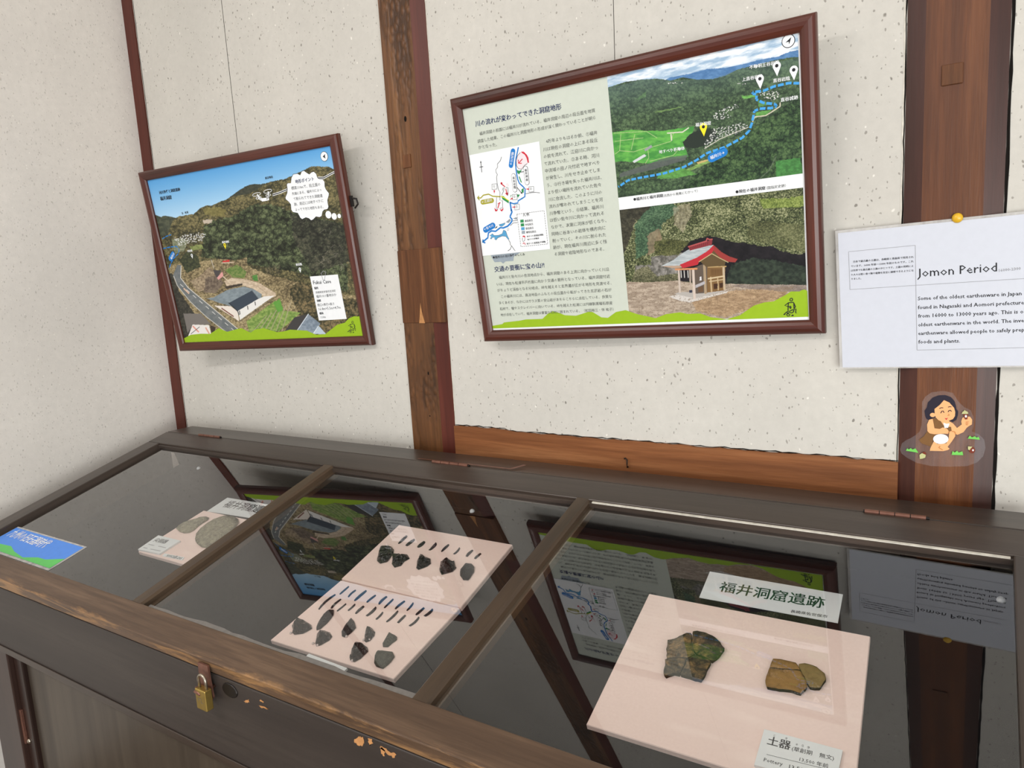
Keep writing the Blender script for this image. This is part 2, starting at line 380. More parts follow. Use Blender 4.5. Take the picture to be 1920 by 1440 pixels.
def glass_mat():
    m = bpy.data.materials.new('pane_glass'); m.use_nodes = True; nt = m.node_tree; nt.nodes.clear()
    out = nd(nt, 'ShaderNodeOutputMaterial'); mix = nd(nt, 'ShaderNodeMixShader')
    tr = nd(nt, 'ShaderNodeBsdfTransparent'); tr.inputs[0].default_value = (0.985, 0.99, 0.987, 1)
    gl = nd(nt, 'ShaderNodeBsdfGlossy'); gl.inputs['Roughness'].default_value = 0.012; gl.inputs['Color'].default_value = (1, 1, 1, 1)
    fr = nd(nt, 'ShaderNodeFresnel'); fr.inputs['IOR'].default_value = 1.55
    ge = nd(nt, 'ShaderNodeNewGeometry')
    front = math_n(nt, 'SUBTRACT', 1.0, ge.outputs['Backfacing'])
    f = math_n(nt, 'MULTIPLY', math_n(nt, 'MULTIPLY', fr.outputs[0], 1.75), front, True)   # both faces of the pane
    nt.links.new(f, mix.inputs[0]); nt.links.new(tr.outputs[0], mix.inputs[1]); nt.links.new(gl.outputs[0], mix.inputs[2])
    nt.links.new(mix.outputs[0], out.inputs[0]); return m
M_glass = glass_mat()
def film_mat(name, opac, rough, tint=(0.9, 0.9, 0.95, 1)):
    m = bpy.data.materials.new(name); m.use_nodes = True; nt = m.node_tree; p = nt.nodes['Principled BSDF']
    n = tex_noise(nt, coords(nt, (1, 0.3, 1)), 60, 3)
    p.inputs['Base Color'].default_value = tint; p.inputs['Roughness'].default_value = rough
    nt.links.new(ramp(nt, n, [(0.3, (opac*0.6,)*3), (0.75, (opac*1.4,)*3)]), p.inputs['Alpha'])
    return m
M_film = film_mat('laminate_film', 0.035, 0.2)
M_film_edge = film_mat('laminate_rim', 0.55, 0.2, (0.7, 0.68, 0.66, 1))
M_sheet = flat('laminated_paper', S(206, 209, 219), 0.28, 0.5, 0, 0.01)
def photo_mat():
    m, nt, p = new_mat('printed_photograph')
    a = nd(nt, 'ShaderNodeVertexColor'); a.layer_name = 'ink'
    nt.links.new(a.outputs[0], p.inputs['Base Color']); p.inputs['Roughness'].default_value = 0.45; p.inputs['Specular IOR Level'].default_value = 0.3
    return m
M_photo = photo_mat()
M_panel = flat('sage_paper', S(200, 206, 194), 0.5, 0.3, 0, 0.01)
M_paper = flat('white_paper', S(238, 240, 242), 0.5, 0.3, 0, 0.01)
M_navy = flat('navy_ink', S(42, 52, 92), 0.55, 0.2)
M_text = flat('text_ink', S(84, 86, 84), 0.55, 0.2)
M_hill = flat('yellow_green_ink', S(150, 184, 32), 0.5, 0.3, 0, 0.02)
M_blue = flat('river_blue_ink', S(28, 122, 200), 0.5, 0.3)
M_skyb = flat('light_blue_ink', S(70, 160, 226), 0.5, 0.3)
M_red = flat('red_ink', S(206, 44, 62), 0.5, 0.3)
M_green = flat('green_ink', S(44, 140, 82), 0.5, 0.3)
M_olive = flat('olive_ink', S(164, 158, 36), 0.5, 0.3)
M_pinkink = flat('pale_pink_ink', S(240, 222, 226), 0.5, 0.3)
M_slate = flat('slate_ink', S(150, 162, 172), 0.5, 0.3)
M_cyan = flat('terrace_blue_ink', S(86, 160, 206), 0.5, 0.3)
M_lemon = flat('yellow_ink', S(244, 226, 40), 0.5, 0.3)

# ------------------------------------------------------------------ the room

def wbox(name, x0, x1, y0, y1, z0, z1, mat, **k):
    b = MB(); b.box(x0, x1, y0, y1, z0, z1); return struct(b.build(name, mat, **k))
wall_back = wbox('wall_back', -0.12, 4.2, 0.0, 0.12, 0, 2.5, M_wall)
wall_left = wbox('wall_left', -0.12, 0.0, -3.6, 0.0, 0, 2.5, M_wall_l)
floor = wbox('floor', -0.12, 4.2, -3.6, 0.12, -0.1, 0, M_floor)
ceiling = wbox('ceiling', -0.12, 4.2, -3.6, 0.12, 2.5, 2.6, M_ceil)

def post(name, x0, x1, p, chl, chr_, mats):
    """Upright timber let into the wall; chl / chr_ are the widths of its chamfered arrises."""
    b = MB(); sec = [(x0, 0.0)]
    pr = []
    if chl: pr += [(x0, -0.001), (x0+chl, -p)]
    else: pr += [(x0, -p)]
    if chr_: pr += [(x1-chr_, -p), (x1, -0.001)]
    else: pr += [(x1, -p)]
    q = [(x0, 0.02)] + pr + [(x1, 0.02)]
    n = len(q); nz = 40
    vs = [(x, y, 2.5*k/nz) for k in range(nz+1) for x, y in q]; fs = []; mi = []
    for k in range(nz):
        for i in range(n-1):
            fs.append((k*n+i, k*n+i+1, (k+1)*n+i+1, (k+1)*n+i))
            mi.append(1 if (chl and i == 1) or (chr_ and i == n-3) else 0)
    b.v = vs; b.f = fs; b.m = mi
    return struct(b.build(name, mats))
X1, X2 = 0.9496, 1.0700; X3, X4 = 1.9497, 2.0744
trim_1 = post('trim_1', 0.0, 0.0463, 0.004, 0, 0, [M_post_red, M_post_dark])
trim_2 = post('trim_2', X1, X2, 0.008, 0, 0.034, [M_post_mid, M_post_red])
trim_3 = post('trim_3', X3, X4, 0.010, 0.024, 0.024, [M_post_r, M_post_dark])
# low rail between the posts, its upper edge ragged where the plaster stops
b = MB(); rnd = random.Random(3); top = []
for i in range(60):
    x = X2 + (X3-X2)*i/59; top.append((x, 0.0485+rnd.uniform(-0.0014, 0.0014) + (0.004 if i < 10 else 0)))
b.prism([(X2, -0.09)] + [(X3, -0.09)] + top[::-1], 0.0, 0.006)
trim_4 = struct(b.build('trim_4', M_rail, frame=WALL))
# splice, peg and flaked chip of the middle post
b = MB(); z1 = WALL.at(758, 470)[1]; z0 = WALL.at(770, 605)[1]
b.box(X1-0.0008, X2-0.001, z0, z1, -0.002, 0.0105); b.build('splice', M_post_patch, None, WALL, 0.001).parent = trim_2
b = MB(); ppx = WALL.at(768, 303); b.box(ppx[0]-0.011, ppx[0]+0.011, ppx[1]-0.014, ppx[1]+0.014, 0.004, 0.0105)
b.build('peg', M_post_patch, None, WALL, 0.001).parent = trim_2
M_chip = flat('fresh_split_wood', S(186, 134, 86), 0.7, 0.2, 0, 0.1)
b = MB(); b.poly([WALL.at(*q, 0.0108) for q in ((788, 567), (791, 585), (797, 606), (786, 606), (787, 592))], 0.0108); b.build('chip', M_chip, None, WALL).parent = trim_2
b = MB(); b.disc(WALL.at(760, 223, 0.0082), 0.0035, 0.0082, ry=0.006); b.disc(WALL.at(803, 700, 0.0082), 0.002, 0.0082, ry=0.004); b.disc(WALL.at(806, 780, 0.0082), 0.0018, 0.0082)
b.build('knot_hole', M_crack, None, WALL).parent = trim_2
ppx = WALL.at(1786, 142)
b = MB(); b.box(ppx[0]-0.013, ppx[0]+0.013, ppx[1]-0.014, ppx[1]+0.014, 0.005, 0.0125); b.build('peg', M_post_patch, None, WALL, 0.001).parent = trim_3
# shade of cracks painted as dark strips, plus pale filler, where plaster meets timber
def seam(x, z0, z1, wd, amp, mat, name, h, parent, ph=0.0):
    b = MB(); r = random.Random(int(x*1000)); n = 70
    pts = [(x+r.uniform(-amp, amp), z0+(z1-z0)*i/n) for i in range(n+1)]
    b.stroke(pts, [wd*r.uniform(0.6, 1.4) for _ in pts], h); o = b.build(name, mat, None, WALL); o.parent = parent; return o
T = 1.62
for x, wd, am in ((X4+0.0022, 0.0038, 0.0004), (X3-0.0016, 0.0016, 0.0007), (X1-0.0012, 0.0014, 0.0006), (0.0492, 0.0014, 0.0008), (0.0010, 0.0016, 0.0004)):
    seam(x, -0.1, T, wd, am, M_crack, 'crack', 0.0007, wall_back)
for x, wd, am in ((X3-0.0034, 0.0016, 0.0006), (0.0476, 0.0022, 0.0006), (X2+0.0012, 0.0018, 0.0006)):
    seam(x, -0.1, T, wd, am, M_pale_line, 'filler', 0.0005, wall_back)
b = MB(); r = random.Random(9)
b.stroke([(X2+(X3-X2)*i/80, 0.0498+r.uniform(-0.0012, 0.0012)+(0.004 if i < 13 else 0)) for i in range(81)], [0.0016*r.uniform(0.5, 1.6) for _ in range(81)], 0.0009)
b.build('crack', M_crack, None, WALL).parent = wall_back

# ------------------------------------------------------------------ the display case
CASE = Frame((1.1, YF, 0), (1, 0, 0), (0, 0, 1), (0, -1, 0))
case = thing('display_case', 'long dark-stained wooden museum case with sloping glazed lid along the back wall', 'display case', Frame((1.1, -0.33, 0), (1, 0, 0), (0, 1, 0), (0, 0, 1)))
def part(b, name, mats, frame, parent=case, bevel=0.0, smooth=False):
    """A part of the case: built in its own plane, kept in place under its parent."""
    o = b.build(name, mats, None, frame, bevel, smooth)
    bpy.context.view_layer.update()
    mw = o.matrix_world.copy(); o.parent = parent; o.matrix_parent_inverse = parent.matrix_world.inverted(); o.matrix_world = mw
    return o
bpy.context.view_layer.update()
XR = 2.149
b = MB(); b.box(0.142, 2.149, YH+0.0008, -0.042, ZB-0.022, ZB); part(b, 'top_board', M_case, Frame((0, 0, 0), (1, 0, 0), (0, 1, 0), (0, 0, 1)), bevel=0.0015)
# lid frame: rails joined at the corners
S1, S2, S3, XL, XI, XE = 0.0600, 0.5334, 0.58613, 0.140, 0.1922, 2.0970
b = MB()
b.box(XL, XR, -S1, -0.0008, -0.026, 0, 0); b.box(XL, XI, -S2, -S1, -0.026, 0, 1); b.box(XE, XR, -S2, -S1, -0.026, 0, 1); b.box(XL, XR, -S3, -S2, -0.024, 0, 2)
lid = part(b, 'lid_frame', [M_case, M_case_v, M_rail_front], LID, bevel=0.002)
MU = [(0.8283, 0.8600), (1.4625, 1.4920)]
def sub(b, name, mats, bevel=0.0, smooth=False):
    return b.build(name, mats, lid, None, bevel, smooth)
for i, (x0, x1) in enumerate(MU):
    # moulded glazing bar: rounded top on a wider foot
    b = MB(); wd = x1-x0; q = []
    prof = [(-0.004, -0.026), (-0.004, -0.013), (0.0, -0.012), (0.0, -0.004), (0.004, 0.0), (wd-0.004, 0.0), (wd, -0.004), (wd, -0.012), (wd+0.006, -0.014), (wd+0.006, -0.026)]
    n = len(prof); vs = [(x0+px, yy, pz) for yy in (-S2-0.001, -S1+0.001) for px, pz in prof]
    b.add(vs, [(k, (k+1) % n, n+(k+1) % n, n+k) for k in range(n)]); sub(b, 'glazing_bar', M_muntin)
GH = -0.0110
panes = [(XI, MU[0][0]), (MU[0][1], MU[1][0]), (MU[1][1], XE)]
for x0, x1 in panes:
    b = MB(); b.box(x0-0.004, x1+0.004, -S2-0.004, -S1+0.004, GH-0.004, GH); sub(b, 'glass_pane', M_glass)
# fillets that hold the panes, a pale bead along the top of the right pane, tape along the front
for x0, x1 in panes:
    b = MB(); b.box(x0, x1, -S1-0.006, -S1+0.001, -0.0125, -0.004); sub(b, 'glazing_fillet', M_case)
b = MB(); b.box(1.497, 2.094, -S1-0.0045, -S1-0.0005, -0.004, -0.0025); sub(b, 'pale_bead', M_pale_line)
for x0, x1, t0 in ((MU[0][1]+0.003, MU[1][0]-0.003, 0.0135), (0.56, 0.825, 0.006)):
    b = MB(); r = random.Random(4); n = 24
    up = [(x0+(x1-x0)*i/n, -S2+t0*r.uniform(0.75, 1.1)) for i in range(n+1)]
    b.prism([(x0, -S2), (x1, -S2)] + up[::-1], GH, GH+0.0006); sub(b, 'edge_tape', M_tape)
# hinges on the hinge line: knuckles with a pin, one with a bent leaf
for xa, xb, leaf in ((0.290, 0.382, 0), (1.097, 1.190, 1), (1.917, 1.997, 0)):
    b = MB(); n = 4
    for k in range(n):
        u0 = xa+(xb-xa)*k/n; u1 = xa+(xb-xa)*(k+1)/n-0.0012
        b.tube([(u0, 0.0, 0.0012), (u1, 0.0, 0.0012)], 0.0033, 0, 12)
    b.tube([(xa-0.002, 0, 0.0012), (xb+0.003, 0, 0.0012)], 0.0021, 1, 10)
    if leaf: b.add([(xa-0.045, 0.004, 0.0022), (xb+0.10, 0.004, 0.0022), (xb+0.12, 0.030, 0.006), (xb+0.112, 0.031, 0.006), (xb+0.095, 0.009, 0.0026), (xa-0.045, 0.009, 0.0026)],
                   [(0, 1, 4, 5), (1, 2, 3, 4)], 0)
    part(b, 'hinge', [M_copper, M_iron], Frame((0, YH, ZB), (1, 0, 0), (0, 1, 0), (0, 0, 1)), smooth=False)
# inside of the case
b = MB(); b.box(0.155, 2.134, -0.575, -0.004, -0.112, -0.0985); part(b, 'case_floor', M_cloth, LID)
b = MB(); b.box(0.155, 2.134, -0.012, -0.004, -0.099, -0.027); part(b, 'inner_back_board', M_cloth, LID)
for x0, x1 in ((0.1425, 0.154), (2.135, 2.1465)):
    b = MB()
    b.add([(x, y, z) for x in (x0, x1) for y, z in ((YH-0.004, ZB-0.030), (YF+0.030, ZB+ZF-0.022), (YF+0.030, ZB-0.324), (YH-0.004, ZB-0.324))],
          [(0, 1, 2, 3), (7, 6, 5, 4), (0, 4, 5, 1), (1, 5, 6, 2), (2, 6, 7, 3), (3, 7, 4, 0)])
    part(b, 'end_board', M_case, Frame((0, 0, 0), (1, 0, 0), (0, 1, 0), (0, 0, 1)))
# front board, stiles, door, legs
b = MB(); b.box(0.1425, 2.1465, -0.324, ZF-0.0242, -0.028, -0.006); apron = part(b, 'front_board', M_apron, FRONT, bevel=0.002)
b = MB(); b.box(0.1425, 2.1465, -0.3236, -0.310, -0.0058, -0.0032); part(b, 'bottom_bead', M_case, FRONT, bevel=0.001)
lx0 = FRONT.at(14, 1440, -0.04)[0]; lx1 = FRONT.at(19, 1240, -0.04)[0]; lx2 = FRONT.at(43, 1240, -0.05)[0]
for xa, xb in ((lx0, lx1), (2.06, 2.14)):
    for za, zb in ((-0.085, -0.035), (-0.58, -0.53)):
        b = MB(); b.box(xa, xb, -ZB+0.0, -0.3245, za, zb); part(b, 'leg', M_leg, FRONT, bevel=0.003)
b = MB(); b.box(lx1+0.001, lx2, -ZB+0.08, -0.3245, -0.07, -0.046)
part(b, 'door_stile', M_leg, FRONT, bevel=0.003)
b = MB(); b.box(lx2+0.001, 2.055, -ZB+0.08, -0.3245, -0.075, -0.055); door = part(b, 'door_panel', M_door, FRONT, bevel=0.001)
b = MB(); q0 = FRONT.at(44, 1356, -0.045); b.box(q0[0]-0.008, q0[0]+0.008, q0[1]-0.045, q0[1]+0.035, -0.046, -0.040)
part(b, 'door_hinge', M_copper, FRONT, bevel=0.001)
b = MB(); q0 = FRONT.at(50, 1392, -0.04); b.dome(q0, 0.006, 0.005, -0.046); part(b, 'knob', M_steel, FRONT, smooth=True)
# hasp and staple, keyhole plate
hx, hz = FRONT.at(382, 1270, 0.004)
b = MB(); r = random.Random(2)
b.prism([(hx-0.012, ZF-0.006), (hx+0.012, ZF-0.006), (hx+0.013, ZF-0.03), (hx+0.016, ZF-0.055), (hx+0.006, ZF-0.066), (hx-0.006, ZF-0.066), (hx-0.015, ZF-0.055), (hx-0.012, ZF-0.03)], 0.0005, 0.0035)
hasp = part(b, 'hasp', M_copper, FRONT, bevel=0.0008)
b = MB(); b.tube([(hx-0.008, hz-0.02+0.004, -0.006), (hx-0.010, hz-0.016, 0.012), (hx-0.004, hz-0.016, 0.017), (hx+0.006, hz-0.018, 0.017), (hx+0.008, hz-0.018, 0.010), (hx+0.008, hz-0.02+0.004, -0.006)], 0.0028, 0, 10)
part(b, 'staple', M_copper, FRONT, smooth=True)
kx, kz = FRONT.at(432, 1294, -0.006)
b = MB(); b.prism([(kx+0.017*math.cos(t*math.pi/10), kz+0.011*math.sin(t*math.pi/10)) for t in range(20)], -0.0065, -0.004, inset=0.001)
part(b, 'keyhole_plate', M_iron, FRONT)
# bare patches scraped off the front board
def rough_line(pts, a, n=4):
    r = random.Random(len(pts)*7+int(pts[0][0])); out = []
    for i, p in enumerate(pts):
        q = pts[(i+1) % len(pts)]; out += [(p[0]+(q[0]-p[0])*k/n+r.uniform(-a, a), p[1]+(q[1]-p[1])*k/n+r.uniform(-a, a)) for k in range(n)]
    return out
for pts in (((663, 1388), (672, 1380), (680, 1382), (684, 1392), (678, 1399), (668, 1397)), ((712, 1400), (718, 1399), (730, 1409), (744, 1414), (740, 1421), (726, 1416)),
            ((690, 1384), (697, 1386), (699, 1396), (692, 1397)), ((714, 1402), (720, 1404), (722, 1418), (717, 1415)), ((458, 1314), (466, 1311), (468, 1316), (461, 1318)), ((487, 1312), (494, 1316), (492, 1319)), ((484, 1322), (503, 1328), (503, 1331), (488, 1326))):
    b = MB(); b.poly([FRONT.at(*q, -0.0056) for q in rough_line(pts, 1.6)], -0.0056); part(b, 'bare_wood_patch', M_chip, FRONT, apron)

# padlock hanging from the staple
px_, pz_ = FRONT.at(383, 1308, 0.012)
lock = thing('padlock', 'small brass padlock hanging from the hasp on the front of the case', 'padlock', FRONT, px_, pz_, 0.012)
b = MB(); b.box(-0.012, 0.012, -0.017, 0.015, -0.006, 0.006); b.build('lock_body', M_brass, lock, None, 0.0015)
b = MB(); b.tube([(-0.008, 0.012, 0)] + [(0.0085*math.cos(math.pi-a*math.pi/8), 0.027+0.0085*math.sin(a*math.pi/8), 0) for a in range(9)] + [(0.0085, 0.012, 0)], 0.0022, 0, 10)
b.build('shackle', M_steel, lock, None, 0, True)
b = MB(); b.stroke([(-0.005, -0.004), (-0.005, 0.001), (0.002, 0.001)], 0.0012, 0.0062); b.stroke([(0.001, -0.001), (0.001, -0.005), (0.005, -0.005)], 0.0012, 0.0062)
b.build('stamped_mark', M_steel, lock)

# ------------------------------------------------------------------ printed photographs (ink laid down point by point)
def _h(ix, iy, sd):
    h = (ix.astype(np.int64)*374761393 + iy.astype(np.int64)*668265263 + sd*974634777) & 0xffffffff
    h = ((h ^ (h >> 13))*1274126177) & 0xffffffff
    h = ((h ^ (h >> 16))*2246822519) & 0xffffffff
    return ((h ^ (h >> 15)) & 0xffffff)/float(0xffffff)
def vnoise(x, y, sd=0):
    ix, iy = np.floor(x), np.floor(y); fx, fy = x-ix, y-iy
    fx = fx*fx*(3-2*fx); fy = fy*fy*(3-2*fy)
    a, b_, c, d = _h(ix, iy, sd), _h(ix+1, iy, sd), _h(ix, iy+1, sd), _h(ix+1, iy+1, sd)
    return (a*(1-fx)+b_*fx)*(1-fy)+(c*(1-fx)+d*fx)*fy
def fbm(x, y, sd=0, o=4):
    s = 0; a = 0.5; t = 0
    for i in range(o): s = s+a*vnoise(x*2**i, y*2**i, sd+i*17); t += a; a *= 0.55
    return s/t
def cells(x, y, sd=0):
    """Distance to the nearest scattered point, that point's own random number, and the offset to it."""
    ix, iy = np.floor(x), np.floor(y); best = np.full(x.shape, 9.0); idn = np.zeros(x.shape); oy = np.zeros(x.shape)
    for dx in (-1, 0, 1):
        for dy in (-1, 0, 1):
            cx, cy = ix+dx, iy+dy
            px, py = cx+_h(cx, cy, sd), cy+_h(cx, cy, sd+5)
            d = np.hypot(x-px, y-py); m = d < best
            best = np.where(m, d, best); idn = np.where(m, _h(cx, cy, sd+9), idn); oy = np.where(m, y-py, oy)
    return best, idn, oy
class Ink:
    """u, v: where each point of the print lies in the photograph it copies."""
    def __init__(s, u, v): s.u, s.v = u, v; s.c = np.ones(u.shape+(3,))*255.0
    def mask(s, pts, rag=0.0, sd=1, soft=0.0):
        u, v = s.u, s.v
        if rag:
            u = u+(fbm(s.u/4.0, s.v/4.0, sd, 3)-0.5)*2*rag; v = v+(fbm(s.u/4.0, s.v/4.0, sd+50, 3)-0.5)*2*rag
        ins = np.zeros(u.shape, bool); n = len(pts)
        for i in range(n):
            (x1, y1), (x2, y2) = pts[i], pts[(i+1) % n]
            if y1 == y2: continue
            c = ((y1 > v) != (y2 > v)) & (u < (x2-x1)*(v-y1)/(y2-y1)+x1); ins ^= c
        return ins.astype(float)
    def line(s, pts, wd):
        d = np.full(s.u.shape, 1e9)
        for (x1, y1), (x2, y2) in zip(pts, pts[1:]):
            l2 = (x2-x1)**2+(y2-y1)**2 or 1; t = np.clip(((s.u-x1)*(x2-x1)+(s.v-y1)*(y2-y1))/l2, 0, 1)
            d = np.minimum(d, np.hypot(s.u-x1-t*(x2-x1), s.v-y1-t*(y2-y1)))
        return np.clip((wd/2-d)/0.5+0.5, 0, 1)
    def put(s, m, col, a=1.0):
        col = np.asarray(col, float); m = (m*a)[..., None]; s.c = s.c*(1-m)+col*m
    def lay(s, pts, col, rag=0.0, sd=1, a=1.0): s.put(s.mask(pts, rag, sd), col, a)
    def draw(s, pts, wd, col, a=1.0): s.put(s.line(pts, wd), col, a)
    def grass(s, sd, c1, c2, sx=5.0, sy=3.0):
        f = np.clip((fbm(s.u/sx, s.v/sy, sd, 4)-0.28)/0.44, 0, 1)[..., None]; return np.array(c1)*(1-f)+np.array(c2)*f
    def trees(s, sd, dk, md, lt, size):
        """Woodland seen from the air: crowns with dark gaps between them."""
        wu = s.u/size+(fbm(s.u/size*2, s.v/size*2, sd, 2)-0.5)*0.9; wv = s.v/size*1.15+(fbm(s.u/size*2, s.v/size*2, sd+3, 2)-0.5)*0.9
        d, i, oy = cells(wu, wv, sd); leaf = fbm(s.u/1.6, s.v/1.6, sd+7, 3); big = fbm(s.u/30, s.v/22, sd+11, 3)
        t = np.clip(1.05-d*1.05-oy*0.35+(i-0.5)*0.5+(leaf-0.5)*1.25+(big-0.5)*1.0, 0, 1.3)
        lo = np.clip(t/0.6, 0, 1)[..., None]; hi = np.clip((t-0.6)/0.6, 0, 1)[..., None]
        return (np.array(dk)*(1-lo)+np.array(md)*lo)*(1-hi)+np.array(lt)*hi

def photo_grid(fr, x0, x1, y0, y1, nx, ny, h):
    """Grid of points on a print plane and where each one belongs in the picture."""
    gx = np.linspace(x0, x1, nx); gy = np.linspace(y0, y1, ny); X, Y = np.meshgrid(gx, gy)
    o, ax, ay, az = (np.array(q) for q in (fr.o+fr.z*h, fr.x, fr.y, fr.z))
    P = o+X[..., None]*ax+Y[..., None]*ay-np.array(CAM)
    z = P@np.array(cf); return X, Y, 960+FPX*(P@np.array(cr))/z, 720+FPX*(P@np.array(cd))/z
def photo_mesh(name, X, Y, h, ink, parent):
    ny, nx = X.shape; me = bpy.data.meshes.new(name); n = nx*ny
    co = np.stack([X, Y, np.full(X.shape, h)], -1).reshape(-1, 3).astype(np.float32)
    idx = np.arange(n).reshape(ny, nx)
    q = np.stack([idx[:-1, :-1], idx[:-1, 1:], idx[1:, 1:], idx[1:, :-1]], -1).reshape(-1, 4).astype(np.int32)
    me.vertices.add(n); me.vertices.foreach_set('co', co.ravel())
    me.loops.add(q.size); me.loops.foreach_set('vertex_index', q.ravel())
    me.polygons.add(len(q)); me.polygons.foreach_set('loop_start', np.arange(0, q.size, 4, dtype=np.int32))
    me.update(calc_edges=True)
    c = np.clip(ink.c/255.0, 0, 1); c = np.where(c <= 0.04045, c/12.92, ((c+0.055)/1.055)**2.4)
    a = me.color_attributes.new('ink', 'FLOAT_COLOR', 'POINT')
    a.data.foreach_set('color', np.concatenate([c, np.ones(c.shape[:2]+(1,))], -1).astype(np.float32).ravel())
    me.materials.append(M_photo)
    o = bpy.data.objects.new(name, me); COL.objects.link(o); o.parent = parent; return o

def pic_frame(q):
    x0, y0, z0, a, bt, g = q
    Rx = Matrix.Rotation(bt, 3, 'X'); Rz = Matrix.Rotation(g, 3, 'Z'); Ry = Matrix.Rotation(a, 3, 'Y')
    Rm = Rz @ Rx @ Ry
    return Frame((x0, y0, z0+ZB), Rm.col[0], Rm.col[2], -Rm.col[1])
PW, PH, FW = 0.608, 0.608*0.7071, 0.0235
def frame_parts(root, back):
    """Four mitred lengths of rounded moulding, and the backing board behind."""
    prof = [(0, -0.0012), (0, 0.004), (0.003, 0.0066), (0.0075, 0.0088), (0.013, 0.0096), (0.0185, 0.0082), (0.0222, 0.0048), (0.0235, 0.0), (0.0235, back), (0, back)]
    W2, H2 = PW/2, PH/2
    for k in range(4):
        vs = []
        for e in (0, 1):
            for d, z in prof:
                if k == 0: c = ((-W2-d) if e == 0 else (W2+d), H2+d)
                elif k == 1: c = ((-W2-d) if e == 0 else (W2+d), -H2-d)
                elif k == 2: c = (-W2-d, (-H2-d) if e == 0 else (H2+d))
                else: c = (W2+d, (-H2-d) if e == 0 else (H2+d))
                vs.append((c[0], c[1], z))
        n = len(prof); b = MB()
        b.add(vs, [(i, (i+1) % n, n+(i+1) % n, n+i) for i in range(n)])
        o = b.build('moulding', M_frame if k < 2 else M_frame_v, root)
        bm = bmesh.new(); bm.from_mesh(o.data); bmesh.ops.recalc_face_normals(bm, faces=bm.faces); bm.to_mesh(o.data); bm.free()
    b = MB(); b.box(-W2, W2, -H2, H2, back, -0.0015); b.build('backing_board', M_ceil, root)
def tr(pts, ox, oy, k): return [(ox+x/k, oy+y/k) for x, y in pts]
def L(fr, pts, h=0.0): return [fr.at(u, v, h) for u, v in pts]
def knapper(b, fr, cx, cy, k, h, wd, mi):
    """Line drawing of a seated figure chipping stone (points measured on the big picture)."""
    f = lambda pts: L(fr, [(cx+(x-900)/k, cy+(y-760)/k) for x, y in pts], h)
    for pts, cl in ((((930, 405), (970, 420), (985, 465), (960, 515), (915, 525), (880, 500), (880, 440)), 1),
                    (((820, 590), (1020, 575), (1045, 620), (1100, 760), (1050, 800)), 0), (((820, 590), (670, 700), (800, 740), (860, 750)), 0),
                    (((815, 600), (800, 900)), 0), (((1030, 600), (1045, 860)), 0), (((895, 715), (925, 760), (900, 835), (870, 790)), 1),
                    (((650, 1050), (720, 985), (800, 925), (870, 930), (960, 880), (1020, 870)), 0), (((750, 1010), (860, 980), (960, 995), (1020, 950), (1040, 870)), 0),
                    (((1050, 850), (1120, 830), (1105, 980), (1135, 1010)), 0), (((740, 1060), (800, 1030), (880, 1065), (850, 1115), (780, 1120)), 1),
                    (((930, 1115), (975, 1080), (1020, 1085), (1000, 1110)), 1), (((620, 1060), (690, 1055)), 0)):
        b.stroke(f(pts), wd, h, mi, bool(cl))
def pin(b, fr, u, v, k, h, mi, dot):
    """Map pin whose tip is at u, v."""
    x, y = fr.at(u, v, h); r = 0.0052*k; q = [(x, y)]
    for i in range(13):
        a = -0.45+(math.pi+0.9)*i/12; q.append((x+r*math.cos(a), y+2.5*r+r*math.sin(a)))
    b.poly(q, h, mi); b.disc((x, y+2.5*r), r*0.42, h+0.00012, dot)

# ---- picture by the corner
F1 = pic_frame((0.52725, -0.07542, 0.4656, -0.01489, 0.11026, 0.11528))
pic1 = thing('framed_picture', 'framed poster of a wooded valley under blue sky hanging in the corner over the case', 'framed picture', F1, 0, 0, 0)
frame_parts(pic1, -0.0095)
X, Y, U, V = photo_grid(F1, -PW/2, PW/2, -PH/2, PH/2, 600, 424, 0)
I = Ink(U, V)
skyt = np.clip((V-(338-(U-277)*0.19))/95.0, 0, 1)[..., None]
I.c = np.array((84, 156, 214))*(1-skyt)+np.array((190, 220, 240))*skyt
ridge = tr([(100, 735), (170, 765), (195, 750), (250, 755), (300, 772), (340, 755), (430, 740), (480, 735), (510, 710), (560, 670), (620, 648), (665, 650), (730, 615), (795, 595),
            (820, 580), (900, 560), (1000, 540), (1100, 500), (1175, 435), (1230, 418), (1300, 408), (1380, 390), (1430, 365), (1500, 330), (1570, 300), (1620, 275), (1690, 268), (1750, 272), (1800, 275), (1860, 300)], 270, 260, 5.19)
low = [(720, 660), (240, 660)]
far = tr([(795, 600), (820, 580), (900, 520), (960, 480), (1020, 450), (1080, 440), (1130, 442), (1175, 435), (1260, 470), (1250, 640), (900, 660)], 270, 260, 5.19)
I.put(I.mask(far, 0.8, 2), I.grass(3, (52, 56, 48), (74, 76, 62), 3, 2))
I.put(I.mask(ridge+low, 1.2, 5), I.trees(11, (48, 48, 34), (86, 82, 56), (132, 122, 84), 5.5))
I.put(I.mask(tr([(95, 735), (170, 765), (195, 750), (250, 755), (300, 772), (270, 820), (230, 930), (150, 960)], 270, 260, 5.19), 1.0, 6), I.grass(8, (56, 62, 52), (84, 88, 70), 4, 3))
I.put(I.mask(tr([(560, 680), (700, 660), (800, 690), (780, 760), (600, 740)], 270, 260, 5.19), 3, 9), I.grass(9, (112, 104, 60), (146, 138, 84), 4, 3), 0.8)
for pts in (tr([(570, 790), (660, 790), (665, 820), (580, 830)], 270, 260, 5.19), tr([(1290, 690), (1370, 670), (1360, 710), (1290, 720)], 270, 260, 5.19)): I.lay(pts, (206, 192, 180), 2, 4, 0.8)
dark = tr([(580, 850), (700, 790), (860, 760), (960, 690), (1060, 640), (1250, 640), (1400, 700), (1700, 770), (1950, 830), (1990, 1500), (1500, 1300), (560, 1150)], 270, 260, 5.19)
